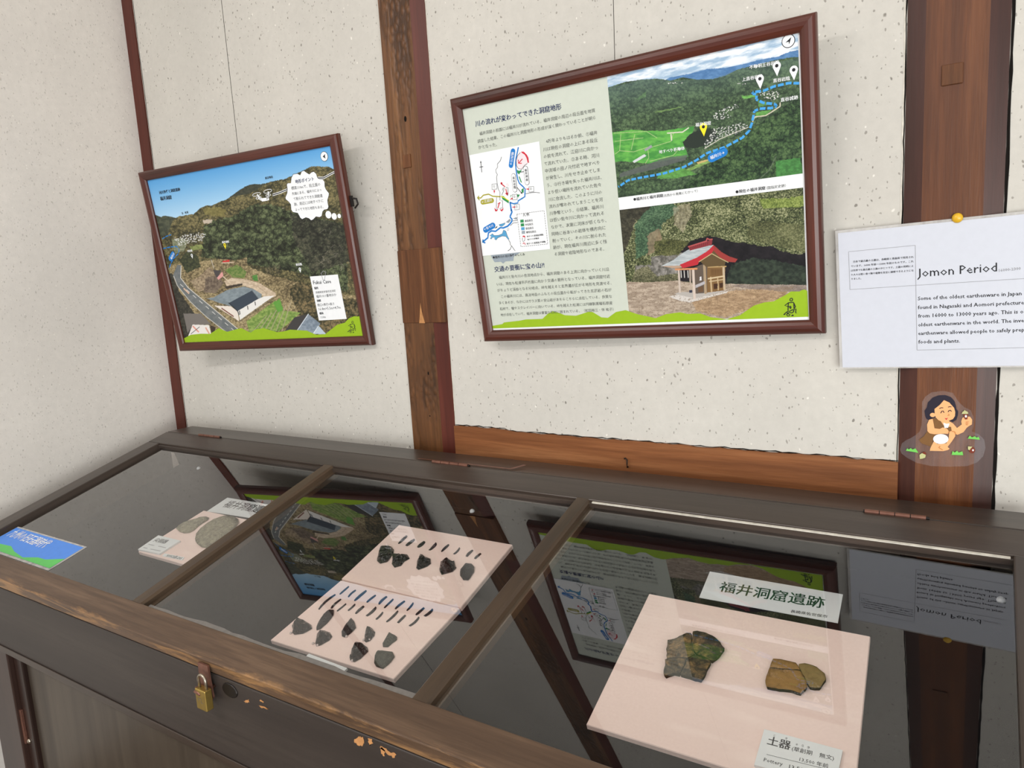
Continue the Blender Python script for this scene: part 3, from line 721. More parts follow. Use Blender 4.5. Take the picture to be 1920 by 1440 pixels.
I.put(I.mask(dark, 4, 12), I.trees(21, (26, 30, 22), (58, 66, 46), (106, 116, 82), 9.0))
I.put(I.mask(tr([(1420, 720), (1700, 780), (1960, 840), (2000, 1200), (1640, 1300), (1460, 1000)], 270, 260, 5.19), 4, 13), I.trees(23, (24, 24, 22), (48, 50, 42), (92, 88, 74), 7.0), 0.75)
lower = [(318, 498), (345, 493), (381, 490), (414, 486), (442, 488), (462, 482), (466, 500), (483, 507), (511, 517), (540, 524), (564, 531), (600, 545), (700, 560), (700, 650), (330, 650)]
I.put(I.mask(lower, 2.5, 15), I.trees(31, (84, 74, 54), (134, 120, 88), (176, 160, 122), 4.0))
I.put(I.mask([(540, 540), (566, 528), (600, 545), (640, 560), (690, 560), (690, 640), (600, 640), (560, 590)], 3, 17), I.trees(33, (38, 40, 28), (82, 76, 54), (136, 118, 84), 6.0))
for pts, c1, c2 in (([(421, 506), (445, 496), (462, 510), (458, 522), (436, 520)], (86, 116, 56), (130, 140, 84)), ([(472, 518), (482, 514), (484, 527), (476, 526)], (70, 124, 58), (96, 140, 70)),
                    ([(356, 527), (372, 520), (392, 500), (405, 510), (400, 536), (372, 548)], (120, 104, 84), (176, 158, 130)), ([(386, 520), (408, 516), (420, 530), (404, 550), (382, 548)], (88, 76, 66), (130, 116, 100)),
                    ([(300, 520), (322, 512), (336, 545), (372, 600), (352, 634), (330, 640), (318, 580)], (44, 44, 40), (74, 72, 62)), ([(336, 488), (352, 470), (372, 480), (376, 500), (350, 512)], (40, 46, 34), (78, 82, 56)),
                    ([(322, 449), (342, 446), (352, 452), (346, 470), (328, 476)], (98, 106, 82), (150, 152, 126)), ([(355, 462), (378, 458), (382, 466), (360, 470)], (104, 118, 66), (142, 150, 92))):
    I.put(I.mask(pts, 1.5, 19), I.grass(29, c1, c2, 3, 2.5))
vil = I.mask([(326, 446), (345, 440), (372, 437), (386, 438), (380, 452), (352, 456), (336, 462)], 2, 22)*(cells(I.u/4.2, I.v/2.8, 77)[0] < 0.33)
I.put(vil, (216, 216, 214), 0.9)
road = [(332.5, 497), (339.6, 497), (338.6, 521), (352.8, 539.5), (401.6, 580), (452, 622), (426, 624), (387, 594), (357, 566), (332.5, 535.5), (324, 517)]
I.put(I.mask(road, 0.3), I.grass(41, (100, 106, 108), (120, 124, 124), 6, 4))
I.draw([(339.6, 499), (338.6, 521), (352.8, 539.5), (401.6, 580), (452, 622)], 1.3, (214, 210, 202)); I.draw([(326, 518), (332.5, 535.5), (357, 566), (387, 594), (426, 624)], 1.2, (200, 198, 192))
for t in range(9):
    a = 0.12*t; f = lambda q: (338+100*q, 533+86*q); I.draw([f(a), f(a+0.055)], 1.0, (226, 224, 220))
I.draw([(345, 541), (354, 550)], 2.2, (222, 186, 160))
sand = [(420, 527), (434, 521), (462.5, 524), (487, 531), (517, 549.7), (517, 556), (495, 562), (493, 554), (474.7, 541.6), (456, 535.5), (426, 537.5)]
I.put(I.mask(sand, 0.8, 30), I.grass(43, (182, 162, 138), (214, 196, 172), 4, 2)); I.draw([(455, 529), (482, 536), (500, 550), (497, 560)], 0.8, (160, 142, 122)); I.draw([(419, 519), (432, 531)], 2.0, (206, 190, 166))
I.put(I.mask([(388, 560), (401.6, 557), (426, 543.6), (456.4, 537.5), (474.7, 541.6), (491, 551.7), (489, 562), (446, 584), (436, 575), (412, 568)], 0.5, 31), I.grass(44, (118, 130, 136), (138, 150, 156), 5, 3))
I.lay([(422, 537), (454, 531), (455, 535), (424, 542)], (66, 58, 50), 0.4)
I.lay([(401.6, 573), (432, 574), (446, 584), (448, 602), (413.8, 580)], (228, 218, 208), 0.3)
for t in range(7): I.draw([(416+3.2*t, 578+2.2*t), (418.2+3.2*t, 580+2.2*t)], 2.0, (118, 66, 52))
I.lay([(446, 583), (485, 560), (495, 556), (515, 554), (450, 600)], (228, 226, 222), 0.2); I.draw([(449, 603), (517, 557)], 1.2, (96, 84, 72))
I.lay([(429, 568), (472.7, 544.6), (485, 560), (446, 583)], (58, 68, 80), 0.15); I.draw([(429, 568), (446, 584), (448, 590)], 1.6, (40, 42, 46)); I.draw([(472.7, 544.6), (485, 560)], 0.9, (112, 118, 124))
for x, y in ((449, 583), (464, 574), (478, 566)): I.draw([(x, y), (x+1, y+6)], 1.4, (44, 40, 40))
I.put(I.mask([(462.5, 602.5), (513, 566), (525.5, 562), (531.5, 582), (564, 586), (523, 621), (468, 625)], 1.0, 33), I.grass(45, (96, 128, 58), (148, 168, 92), 4, 3))
for t in range(6): I.draw([(474+11*t, 622-t*0.5), (500+9*t, 592-5*t)], 1.7, (170, 158, 134), 0.75)
I.lay([(512, 568), (524, 560), (531, 580), (522, 586)], (92, 152, 62), 1.5, 34, 0.9)
I.lay([(343.7, 588), (377, 588), (395.5, 608.6), (361, 609), (352, 625)], (118, 113, 108), 0.2); I.lay([(353, 630), (361, 608.6), (392, 609.6), (396, 628)], (230, 226, 222), 0.2)
I.draw([(362, 612), (372, 622)], 2.5, (222, 150, 134)); I.draw([(358, 626), (374, 613)], 1.0, (60, 60, 64)); I.draw([(386, 615), (392, 625)], 2.5, (214, 160, 140)); I.lay([(394, 609), (404, 614), (401, 630), (397, 628)], (62, 52, 44), 0.8)
I.lay([(533, 622), (552, 595), (578, 588.5), (557, 622)], (64, 62, 62), 0.3); I.put(I.mask([(557, 620), (578, 589), (600.6, 606.6), (588.5, 628)], 0.2), I.grass(47, (112, 126, 140), (142, 154, 166), 4, 3)); I.draw([(557, 620), (578, 589)], 1.4, (210, 218, 226))
I.lay([(588.5, 626), (598.6, 612), (612, 627)], (182, 196, 208), 0.2); I.draw([(588, 625), (597, 612)], 1.8, (214, 224, 232))
I.lay([(399.5, 506), (415.8, 507), (412, 512), (408, 522), (404, 518)], (74, 70, 70), 0.4); I.lay([(406.6, 521), (416.8, 509), (419, 517), (409.7, 525)], (214, 156, 152), 0.3); I.lay([(417, 489), (431, 487), (430, 491), (418, 492)], (196, 56, 56), 0.8); I.draw([(416, 493), (438, 492)], 1.6, (206, 186, 164)); I.draw([(396, 487), (401, 503)], 0.9, (206, 200, 190))
for k in range(26):
    rr = random.Random(k); x = 595+rr.random()*70; y = 425+rr.random()*90; I.draw([(x, y), (x+rr.uniform(-9, 9), y+rr.uniform(-7, 7)), (x+rr.uniform(-14, 14), y+rr.uniform(-4, 10))], 0.7, (152, 144, 130), 0.55)
    x = 500+rr.random()*24; y = 500+rr.random()*18; I.draw([(x, y), (x+rr.uniform(-3, 3), y-rr.random()*14)], 0.8, (150, 136, 112), 0.5)
photo1 = photo_mesh('printed_photo', X, Y, 0.0, I, pic1)
# printed graphics over it
h1, h2, h3 = 0.0003, 0.0006, 0.0009
b = MB(); at = lambda u, v: F1.at(u, v, h1)
mats1 = [M_hill, M_paper, M_navy, M_ink, M_blue, M_lemon, M_slate, M_greyink]
b.poly(L(F1, [(344, 642), (344, 635), (357.7, 627.7), (377, 625.7), (394, 626), (410, 615.4), (426, 622), (446, 616.6), (453, 615.4), (470, 624), (477.7, 618), (494.8, 615.4), (519, 622.8), (531.5, 621.5), (543.8, 618), (575.6, 620), (592.7, 627.7), (609.9, 626.4), (632, 609), (646.6, 605), (654, 597), (663.7, 593), (671, 593.4), (676, 592), (682, 629.8)], h1), h1, 0)
b.build('hill_graphic', mats1, pic1); b = MB(); knapper(b, F1, 660, 613, 33, h2, 0.0012, 3); b.build('figure_drawing', mats1, pic1); b = MB()
bub = tr([(455, 560), (470, 525), (545, 520), (560, 400), (600, 325), (690, 310), (755, 345), (790, 260), (840, 245), (900, 290), (960, 325), (1010, 280), (1060, 265), (1110, 310), (1140, 400), (1180, 435), (1260, 440), (1300, 490), (1305, 600), (1330, 660), (1400, 750), (1395, 800), (1365, 900), (1370, 960), (1390, 1050), (1370, 1100), (1290, 1120), (1255, 1160), (1235, 1260), (1190, 1285), (1110, 1270), (1040, 1340), (1000, 1355), (950, 1310), (880, 1290), (800, 1330), (760, 1300), (700, 1190), (590, 1170), (555, 1120), (545, 1000), (500, 940), (430, 880), (425, 840), (465, 740), (470, 650)], 500, 300, 12)
b.stroke(L(F1, bub, h1), 0.0022, h1, 3, True); b.poly(L(F1, bub, h2), h2, 1)
for c, rx in (((615.8, 402.5), 0.0085), ((626.6, 405.8), 0.0075), ((636, 405), 0.005)): b.disc(F1.at(*c, h2), rx, h2, 1)
b.build('speech_bubble', mats1, pic1); b = MB()
for o in (0, 3.2):
    b.stroke(L(F1, [(511, 364+o), (525, 359.5+o), (538, 354+o)], h1), 0.0013, h1, 1); b.stroke(L(F1, [(596, 332+o), (607, 332+o), (616, 327+o), (627, 321+o)], h1), 0.0013, h1, 1)
b.stroke(L(F1, [(511, 365.6), (525, 361.1), (538, 355.6)], h1), 0.003, 0.0002, 3); b.stroke(L(F1, [(596, 333.6), (607, 333.6), (616, 328.6), (627, 322.6)], h1), 0.003, 0.0002, 3)
# small flying camera drawn in white
b.poly(L(F1, tr([(1125, 570), (1150, 580), (1215, 570), (1218, 595), (1205, 602), (1150, 612), (1130, 590)], 270, 260, 5.19), h1), h1, 1)
for c, rx, ry in (((481, 364.5), 7.6, 3.0), ((502, 358.5), 7.6, 3.2), ((485, 371), 5.0, 2.2), ((503, 366), 4.6, 2.2)):
    b.stroke(L(F1, [(c[0]+rx*math.cos(t*0.393), c[1]+ry*math.sin(t*0.393)-rx*0.22*math.cos(t*0.393)) for t in range(16)], h1), 0.0011, h1, 1, True)
for p, q in (((482, 364.5), (488, 372)), ((503, 359), (503, 372)), ((484, 371), (490, 375)), ((504, 366), (500, 374))): b.stroke(L(F1, [p, q], h1), 0.004, h1, 1)
b.build('drone_drawing', mats1, pic1); b = MB()
for body, p, q, bo in (('地形ポイント', (554, 343.8), (588.8, 338), 0.02),): b.text(body, F1.at(*p, h3), F1.at(*q, h3), h3, 2, bo)
for body, p, q in (('標高110mで、段丘面の', (546.7, 355.8), (601, 348)), ('先端にある、福井川によっ', (548, 365.8), (603, 358)), ('て削られてできた洞窟遺', (550.8, 375.6), (605, 369.2)), ('跡、周辺には地すべりに', (552, 385.8), (606.7, 378.6)), ('よってできた地形もある。', (554, 395.8), (606.7, 390))):
    b.text(body, F1.at(*p, h3), F1.at(*q, h3), h3, 3, 0.0)
for body, p, q, mi, bo in (('河川争奪と洞窟遺跡', (298.6, 364), (338, 357.2), 3, 0.03), ('福井洞窟', (301, 375.6), (322, 372.6), 3, 0.04), ('高法地岳', (497.4, 336), (511.8, 333.4), 3, 0.03), ('至・松浦', (341, 401.8), (353, 399.4), 3, 0.02),
                           ('福井洞窟', (416.5, 456), (429.5, 454.6), 1, 0.04), ('西岩陰', (352, 472.6), (361, 471.4), 1, 0.04), ('東岩陰', (555, 498.4), (566.5, 497), 1, 0.04)):
    b.text(body, F1.at(*p, h2), F1.at(*q, h2), h2, mi, bo)
for u, v, k, mi in ((423, 467, 0.8, 5), (361, 485, 0.7, 1), (563.5, 511.5, 0.7, 1)):
    b2 = MB(); pin(b2, F1, u, v, k, h2, mi, 3); b2.build('map_pin', mats1, pic1)
b2 = b; b = MB(); c = F1.at(608, 293.3, h1); b.disc(c, 0.0108, h1, 3); b.disc(c, 0.0098, h2, 1); b.poly([(c[0]-0.004, c[1]), (c[0]+0.004, c[1]+0.0048), (c[0]+0.0022, c[1]-0.0002), (c[0]+0.003, c[1]-0.0052)], h3, 3); b.build('compass_mark', mats1, pic1); b = b2
b.dash(L(F1, [(304, 448), (312, 443), (321, 440)], h1), 0.0022, h1, 4, 0.012, 0.003); b.dash(L(F1, [(306, 466), (320, 463), (331, 462), (336, 468), (334, 476), (326, 484), (320, 494), (317, 504)], h1), 0.0026, h1, 4, 0.012, 0.003)
b.pill(F1.at(324.5, 476, h1), F1.at(319.5, 485, h1), 0.0065, h1, 4); b.text('福井川', F1.at(321.6, 487, h2), F1.at(327, 476.5, h2), h2, 1, 0.02)
note = [(581, 518.5), (633.4, 514.6), (650, 598), (598, 601)]
b2 = b; b = MB(); b.poly(L(F1, note, h2), h2, 1)
for p, q in (((602, 513), (606, 526)), ((611, 510), (608, 525)), ((602, 513), (606, 508)), ((606, 508), (611, 510))): b.stroke(L(F1, [p, q], h3), 0.0012, h3, 7)
b.build('note_card', mats1, pic1); b = b2
for body, p, q, bo in (('Fukui Cave', (587.7, 533.2), (621, 530.6), 0.01), ('場所', (589.5, 542.4), (597, 541.6), 0.04), ('長崎県佐世保市吉井町', (592, 550.4), (629.5, 547), 0.0), ('福井1011番地ほか', (593.5, 558.4), (631, 554.6), 0.0), ('規模', (594.6, 566), (602, 565.2), 0.04),
                       ('間口×奥行×高さ', (596, 574.4), (627, 571.6), 0.0), ('16.4m×5.5m×4.7m', (598, 582), (639, 578.6), 0.0), ('標高', (599.5, 589.6), (606.6, 588.8), 0.04), ('110m', (602, 597), (611, 596), 0.0)):
    b.text(body, F1.at(*p, h3), F1.at(*q, h3), h3, 3, bo)
b.build('lettering', mats1, pic1)
b = MB(); c = F1.at(661, 377, -0.008); b.box(PW/2+FW, PW/2+FW+0.006, c[1]-0.012, c[1]+0.012, -0.009, -0.003); b.tube([(PW/2+FW+0.006, c[1]+0.006, -0.006), (PW/2+FW+0.016, c[1]+0.004, -0.007), (PW/2+FW+0.018, c[1]-0.008, -0.007), (PW/2+FW+0.008, c[1]-0.016, -0.007)], 0.0022, 0, 8)
b.build('hanging_hook', M_iron, pic1)
def hang_wire(parent, fr, p, q, y):
    a = fr.o; w0 = WALL.at(*q, -y); w1 = WALL.at(*p, -y); dx = (w1[0]-w0[0])/(w1[1]-w0[1])
    top = 1.60; pts = [(w0[0]-dx*0.03, y, ZB+w0[1]-0.03), (w0[0], y, ZB+w0[1]), (w0[0]+dx*(top-w0[1]), y, ZB+top)]
    inv = fr.m.inverted(); b = MB(); b.tube([inv @ Vector(k) for k in pts], 0.0006, 0, 6); b.build('hanging_wire', M_iron, parent)
hang_wire(pic1, F1, (415, 0), (447, 284), -0.085)

# ---- large picture with the text panel
F2 = pic_frame((1.51374, -0.05008, 0.48632, -0.01616, 0.11338, 0.03071))
pic2 = thing('framed_picture', 'framed poster with Japanese text, a river map and a shrine photograph between the posts', 'framed picture', F2)
frame_parts(pic2, -0.0095)
b = MB(); b.box(-PW/2, PW/2, -PH/2, PH/2, -0.0014, 0.0); b.build('poster_paper', M_paper, pic2)
xs, _ = F2.at(1150, 270); W2, H2 = PW/2, PH/2
xr = F2.at(1499, 150)[0] ; yb1 = 0.5*(F2.at(1159, 371.6)[1]+F2.at(1506.5, 324)[1]); yt2 = 0.5*(F2.at(1161, 395)[1]+F2.at(1507.5, 350)[1])
xr = W2-0.003
b = MB(); b.poly([(-W2, H2), (xs, H2), (xs, -H2+0.0065), (-W2, -H2+0.0065)], 0.0003); b.build('text_panel', M_panel, pic2)
# aerial photograph of the valley
X, Y, U, V = photo_grid(F2, xs, xr, yb1, H2, 520, 330, 0.0003); I = Ink(U, V)
t = 20; C = lambda pts: tr(pts, 1140, 20, 4.571)
cl = np.clip((fbm(U/26+V/60, (V+(U-1140)*0.24)/7.0, 3, 5)-0.34)/0.3, 0, 1)[..., None]; I.c = np.array((152, 180, 206))*(1-cl)+np.array((238, 242, 246))*cl
I.put(I.mask(C([(480, 600), (520, 575), (700, 540), (850, 500), (1000, 490), (1150, 460), (1300, 420), (1450, 395), (1560, 350), (1700, 320), (1700, 800), (500, 800)]), 0.5, 2), I.grass(5, (70, 112, 160), (96, 138, 184), 9, 4))
I.put(I.mask(C([(0, 660), (150, 610), (300, 590), (420, 582), (540, 598), (640, 570), (760, 590), (900, 585), (1000, 560), (1120, 500), (1250, 470), (1400, 430), (1560, 400), (1700, 395), (1700, 1900), (0, 1900)]), 0.7, 3), I.trees(51, (38, 54, 40), (62, 82, 58), (92, 116, 80), 6.5))
hz = np.clip(1-(V-(165-(U-1144)*0.2))/70.0, 0, 1)*I.mask(C([(0, 660), (300, 590), (540, 598), (900, 585), (1120, 500), (1700, 395), (1700, 1500), (0, 1500)]), 0.7, 3); I.put(hz, (94, 116, 122), 0.45)
I.put(I.mask(C([(1250, 1000), (1700, 700), (1700, 1900), (300, 1900), (700, 1450), (1000, 1200)]), 3, 7), I.trees(55, (24, 40, 28), (50, 74, 46), (86, 112, 70), 8))
I.put(I.mask(C([(30, 1045), (200, 1020), (330, 1030), (480, 1030), (600, 1010), (740, 990), (730, 1040), (640, 1130), (690, 1250), (520, 1280), (350, 1310), (120, 1290), (40, 1300)]), 0.8, 8), I.grass(57, (66, 138, 62), (104, 178, 78), 12, 5))
for pts in ([(50, 1050), (330, 1035), (420, 1090)], [(110, 1060), (100, 1200), (60, 1230)], [(100, 1200), (220, 1210), (340, 1170)], [(560, 1050), (540, 1120), (440, 1150), (340, 1180), (350, 1260), (320, 1310)], [(230, 1060), (200, 1190)], [(60, 1120), (300, 1090)], [(620, 1170), (560, 1240), (360, 1290)]): I.draw(C(pts), 1.1, (198, 204, 150), 0.75)
for pts in ([(510, 1050), (640, 1040), (690, 1005)], [(540, 1060), (545, 1110)]): I.draw(C(pts), 2.2, (214, 208, 192))
I.lay(C([(640, 1130), (700, 1060), (760, 1030), (860, 1010), (920, 1020), (930, 1080), (860, 1150), (740, 1180), (660, 1170)]), (38, 48, 40), 1.5, 12)
for pts, thr in (([(905, 1010), (1040, 985), (1150, 960), (1205, 985), (1100, 1060), (960, 1090), (830, 1190), (810, 1160)], 0.56), ([(890, 880), (980, 840), (1100, 800), (1120, 830), (1010, 870), (1060, 910), (950, 940), (900, 920)], 0.60), ([(1280, 700), (1460, 690), (1475, 750), (1420, 775), (1330, 745)], 0.52), ([(510, 620), (650, 605), (640, 620), (520, 632)], 0.5), ([(1090, 625), (1180, 625), (1180, 640)], 0.5)):
    cd_, ci_, _ = cells(U/4.6, V/3.0, 61); I.put(I.mask(C(pts), 1.0, 14)*(cd_ < 0.30)*(ci_ > thr-0.35), (216, 216, 212), 0.95); I.put(I.mask(C(pts), 1.0, 14)*(cd_ < 0.34)*(ci_ < 0.22), (120, 122, 124), 0.9)
for pts, col in (([(1150, 730), (1260, 720), (1265, 740), (1160, 755)], (104, 164, 82)), ([(1270, 870), (1400, 850), (1360, 890), (1260, 925)], (98, 156, 78)), ([(1285, 770), (1400, 800), (1290, 830)], (86, 132, 74)), ([(740, 1330), (1000, 1230), (900, 1290), (640, 1400), (520, 1420)], (126, 160, 88)), ([(1440, 1290), (1640, 1260), (1680, 1390), (1440, 1440)], (70, 128, 66)), ([(430, 1390), (620, 1340), (760, 1400), (560, 1440), (420, 1440)], (92, 148, 72)), ([(230, 770), (330, 690), (320, 740)], (88, 120, 84)), ([(400, 865), (630, 820), (620, 835), (400, 880)], (106, 136, 82))):
    I.put(I.mask(C(pts), 1.5, 16), I.grass(63, np.array(col)*0.85, np.array(col)*1.1, 5, 3))
I.draw(C([(1475, 790), (1475, 820), (1400, 870), (1350, 900), (1260, 910), (1240, 950)]), 2.0, (206, 198, 176)); I.draw(C([(830, 1180), (960, 1100), (1100, 1040), (1200, 1000)]), 1.6, (196, 192, 180)); I.draw(C([(1440, 1250), (1380, 1370), (1300, 1440)]), 1.6, (104, 112, 98), 0.7)
I.lay(C([(100, 1395), (500, 1260), (690, 1235), (660, 1280), (360, 1370), (100, 1430)]), (92, 96, 96), 0.8, 18, 0.8)
I.lay(C([(210, 1290), (310, 1230), (330, 1245), (225, 1305)]), (204, 208, 210), 0.3); I.lay(C([(310, 1190), (370, 1150), (380, 1170), (320, 1205)]), (150, 152, 156), 0.3); I.lay(C([(760, 1300), (900, 1260), (850, 1290), (770, 1315)]), (190, 168, 110), 0.5)
photo_mesh('valley_photo', X, Y, 0.0003, I, pic2)
# photograph of the little shrine below the rock shelter
X, Y, U, V = photo_grid(F2, xs, xr, -H2+0.0065, yt2, 520, 400, 0.0003); I = Ink(U, V); C = lambda pts: tr(pts, 1140, 330, 4.571)
I.c = I.trees(71, (36, 42, 26), (84, 92, 58), (164, 164, 126), 3.4)
I.put(I.mask(C([(80, 280), (420, 240), (380, 340), (240, 380), (180, 560), (120, 700)]), 3, 2), I.grass(73, (36, 34, 30), (62, 58, 50), 6, 5), 0.8)
I.put(I.mask(C([(380, 250), (560, 230), (620, 290), (470, 400), (380, 640), (240, 720), (230, 420), (300, 330)]), 3, 3), I.trees(75, (34, 54, 42), (58, 88, 66), (96, 128, 96), 3.5), 0.85)
I.put(I.mask(C([(1300, 200), (1500, 190), (1700, 170), (1700, 260), (1330, 280)]), 3, 4), I.trees(77, (90, 108, 44), (138, 158, 70), (186, 200, 110), 3.5), 0.7)
I.put(I.mask(C([(1200, 380), (1700, 420), (1700, 660), (1440, 600), (1200, 540)]), 4, 5), I.trees(78, (56, 58, 36), (96, 98, 64), (140, 140, 100), 3.0), 0.6)
I.put(I.mask(C([(560, 270), (700, 230), (720, 330), (640, 480), (570, 420)]), 3, 5), I.grass(79, (128, 116, 96), (196, 184, 160), 3, 5), 0.6)
I.put(I.mask(C([(340, 500), (430, 450), (470, 520), (390, 660), (340, 680)]), 3, 6), I.grass(80, (120, 102, 82), (158, 138, 112), 4, 5), 0.8)
cave = C([(690, 570), (780, 530), (880, 515), (960, 530), (1050, 560), (1200, 580), (1330, 605), (1400, 600), (1480, 640), (1560, 660), (1640, 670), (1720, 655), (1720, 940), (1000, 935), (600, 900), (400, 900), (420, 760), (560, 680)])
I.put(I.mask(cave, 2.0, 7), I.grass(81, (18, 16, 20), (34, 30, 34), 10, 8))
I.put(I.mask(C([(1060, 760), (1240, 700), (1400, 720), (1720, 780), (1720, 940), (1010, 930), (1020, 860)]), 3, 8), I.grass(83, (32, 42, 34), (62, 76, 60), 6, 5), 0.85)
I.put(I.mask(C([(370, 690), (560, 670), (640, 660), (620, 760), (600, 840), (400, 900), (220, 900), (240, 770), (370, 760)]), 2, 9), I.grass(85, (86, 84, 78), (150, 146, 140), 4, 5))
I.put(I.mask(C([(240, 800), (340, 770), (420, 860), (600, 830), (600, 900), (300, 912), (200, 900)]), 2, 10), I.trees(87, (58, 60, 40), (98, 98, 70), (142, 138, 108), 3), 0.9)
I.put(I.mask(C([(400, 560), (520, 540), (700, 560), (600, 680), (400, 680)]), 2, 11), I.trees(88, (44, 48, 28), (76, 80, 44), (116, 116, 76), 3.2), 0.9)
ground = C([(100, 930), (180, 905), (350, 912), (600, 895), (760, 925), (1000, 925), (1720, 935), (1740, 1300), (100, 1300)])
I.put(I.mask(ground, 0.8, 12), I.grass(89, (148, 132, 116), (190, 174, 156), 10, 3))
I.put(I.mask(C([(700, 1060), (1100, 980), (1600, 940), (1500, 1040), (1200, 1150), (1000, 1210), (760, 1160)]), 3, 13), I.grass(91, (140, 112, 82), (188, 158, 122), 7, 2.5), 0.8)
I.put(I.mask(C([(1050, 930), (1720, 935), (1720, 1000), (1500, 990), (1150, 960)]), 2, 14), I.grass(92, (104, 94, 92), (140, 128, 124), 8, 3), 0.6)
I.lay(C([(520, 1035), (620, 1005), (740, 1050), (1030, 985), (1020, 1000), (700, 1085), (620, 1070)]), (206, 200, 194), 0.6)
I.put(I.mask(ground, 0.8, 12)*(fbm(U/1.8, V/1.2, 93, 2) > 0.66), (110, 92, 74), 0.5)
I.lay(C([(570, 1010), (610, 995), (830, 990), (1010, 965), (1010, 985), (745, 1050)]), (176, 170, 164), 0.2)
I.lay(C([(845, 760), (1005, 770), (1000, 980), (850, 1000)]), (124, 94, 58), 0.2); I.lay(C([(700, 800), (850, 740), (850, 1000), (740, 1010)]), (96, 84, 74), 0.3)
for x0, y0, x1, y1, wd, col in ((606, 800, 616, 995, 3.6, (198, 184, 172)), (702, 805, 708, 985, 3.0, (176, 160, 146)), (730, 810, 742, 1045, 4.6, (206, 190, 178)), (826, 770, 836, 1000, 4.8, (168, 146, 118)), (880, 870, 888, 990, 3.0, (190, 166, 128)), (990, 780, 998, 970, 4.0, (192, 172, 144)), (860, 880, 995, 858, 2.6, (206, 186, 150)), (870, 905, 1000, 885, 1.8, (196, 176, 140)), (580, 800, 760, 795, 3.4, (206, 140, 96)), (860, 780, 1010, 775, 2.4, (182, 152, 104)), (940, 880, 945, 975, 2.4, (190, 166, 128))):
    I.draw(C([(x0, y0), (x1, y1)]), wd, col)
for k in range(8): I.draw(C([(885+k*12, 800), (886+k*12, 850)]), 0.9, (84, 56, 30))
for q in ([(905, 925), (940, 920), (940, 965), (908, 970)], [(955, 918), (985, 914), (985, 955), (957, 960)]): I.lay(C(q), (66, 42, 26))
I.lay(C([(695, 980), (722, 975), (724, 1000), (697, 1000)]), (48, 52, 70)); I.lay(C([(770, 955), (815, 945), (818, 990), (775, 995)]), (104, 78, 56)); I.lay(C([(750, 935), (830, 900), (832, 925), (752, 960)]), (176, 172, 176))
I.lay(C([(785, 865), (800, 862), (801, 895), (786, 897)]), (220, 218, 220))
for x in (625, 652, 684): I.draw(C([(x, 812), (x+4, 870)]), 1.5, (220, 216, 210))
I.lay(C([(780, 720), (905, 640), (1010, 720), (1000, 770), (840, 780)]), (96, 78, 50), 0.3)
I.put(I.mask(C([(455, 772), (560, 720), (640, 660), (690, 630), (905, 590), (860, 650), (770, 710), (620, 765), (560, 780)]), 0.15), I.grass(95, (158, 166, 170), (190, 196, 198), 10, 2))
I.lay(C([(455, 772), (620, 768), (640, 785), (560, 790)]), (178, 150, 128))
I.lay(C([(615, 760), (760, 700), (850, 645), (905, 592), (920, 610), (890, 660), (780, 735), (770, 760), (640, 790)]), (184, 46, 56)); I.lay(C([(905, 592), (970, 650), (1040, 690), (1110, 712), (1090, 740), (1030, 735), (960, 700), (905, 640)]), (150, 58, 54), 0.2)
I.lay(C([(690, 605), (840, 560), (895, 545), (890, 590), (700, 640)]), (134, 52, 58)); I.draw(C([(690, 606), (842, 558), (850, 535), (870, 545), (892, 542)]), 2.4, (176, 84, 84))
for k in range(9): I.draw(C([(712+k*18, 604-k*5), (708+k*18, 626-k*5)]), 0.8, (92, 30, 36))
I.draw(C([(780, 735), (890, 665), (960, 705), (1030, 740)]), 1.4, (196, 176, 130))
photo_mesh('shrine_photo', X, Y, 0.0003, I, pic2)
# printed graphics
mats2 = [M_hill, M_paper, M_navy, M_text, M_blue, M_lemon, M_slate, M_ink, M_red, M_green, M_olive, M_pinkink, M_skyb, M_cyan]
g1, g2, g3, g4 = 0.0007, 0.0011, 0.0015, 0.0019
b = MB(); at2 = lambda q, h: F2.at(q[0], q[1], h)
hill = [(923, 611), (942, 607.7), (945, 604.6), (973, 601.5), (986, 599), (1017, 598), (1027.5, 588), (1036, 583.8), (1046, 585.8), (1059, 591), (1080, 592), (1090, 589), (1102.5, 584.8), (1111, 585), (1127.5, 595), (1140, 596), (1155, 585), (1173, 581.6), (1194.7, 589), (1229.7, 596.5), (1249, 589), (1275.6, 585.5), (1288.8, 588.6), (1312.8, 587.7), (1332.5, 594.7), (1363, 598.6), (1387, 591.4), (1413.5, 573), (1433, 567), (1450.7, 565), (1474.7, 552), (1483, 546.5), (1499, 546.5), (1503, 544), (1508, 543), (1513.5, 545), (1516, 593.8), (923.5, 616)]
b.poly(L(F2, hill, g1), g1, 0)
b.build('hill_graphic', mats2, pic2); b = MB(); knapper(b, F2, 1440+900/21.33, 540+760/21.33, 21.33, g2, 0.0015, 7); b.build('figure_drawing', mats2, pic2); b = MB()
b.text('川の流れが変わってできた洞窟地形', at2((892, 237), g1), at2((1053, 204), g1), g1, 2, 0.02)
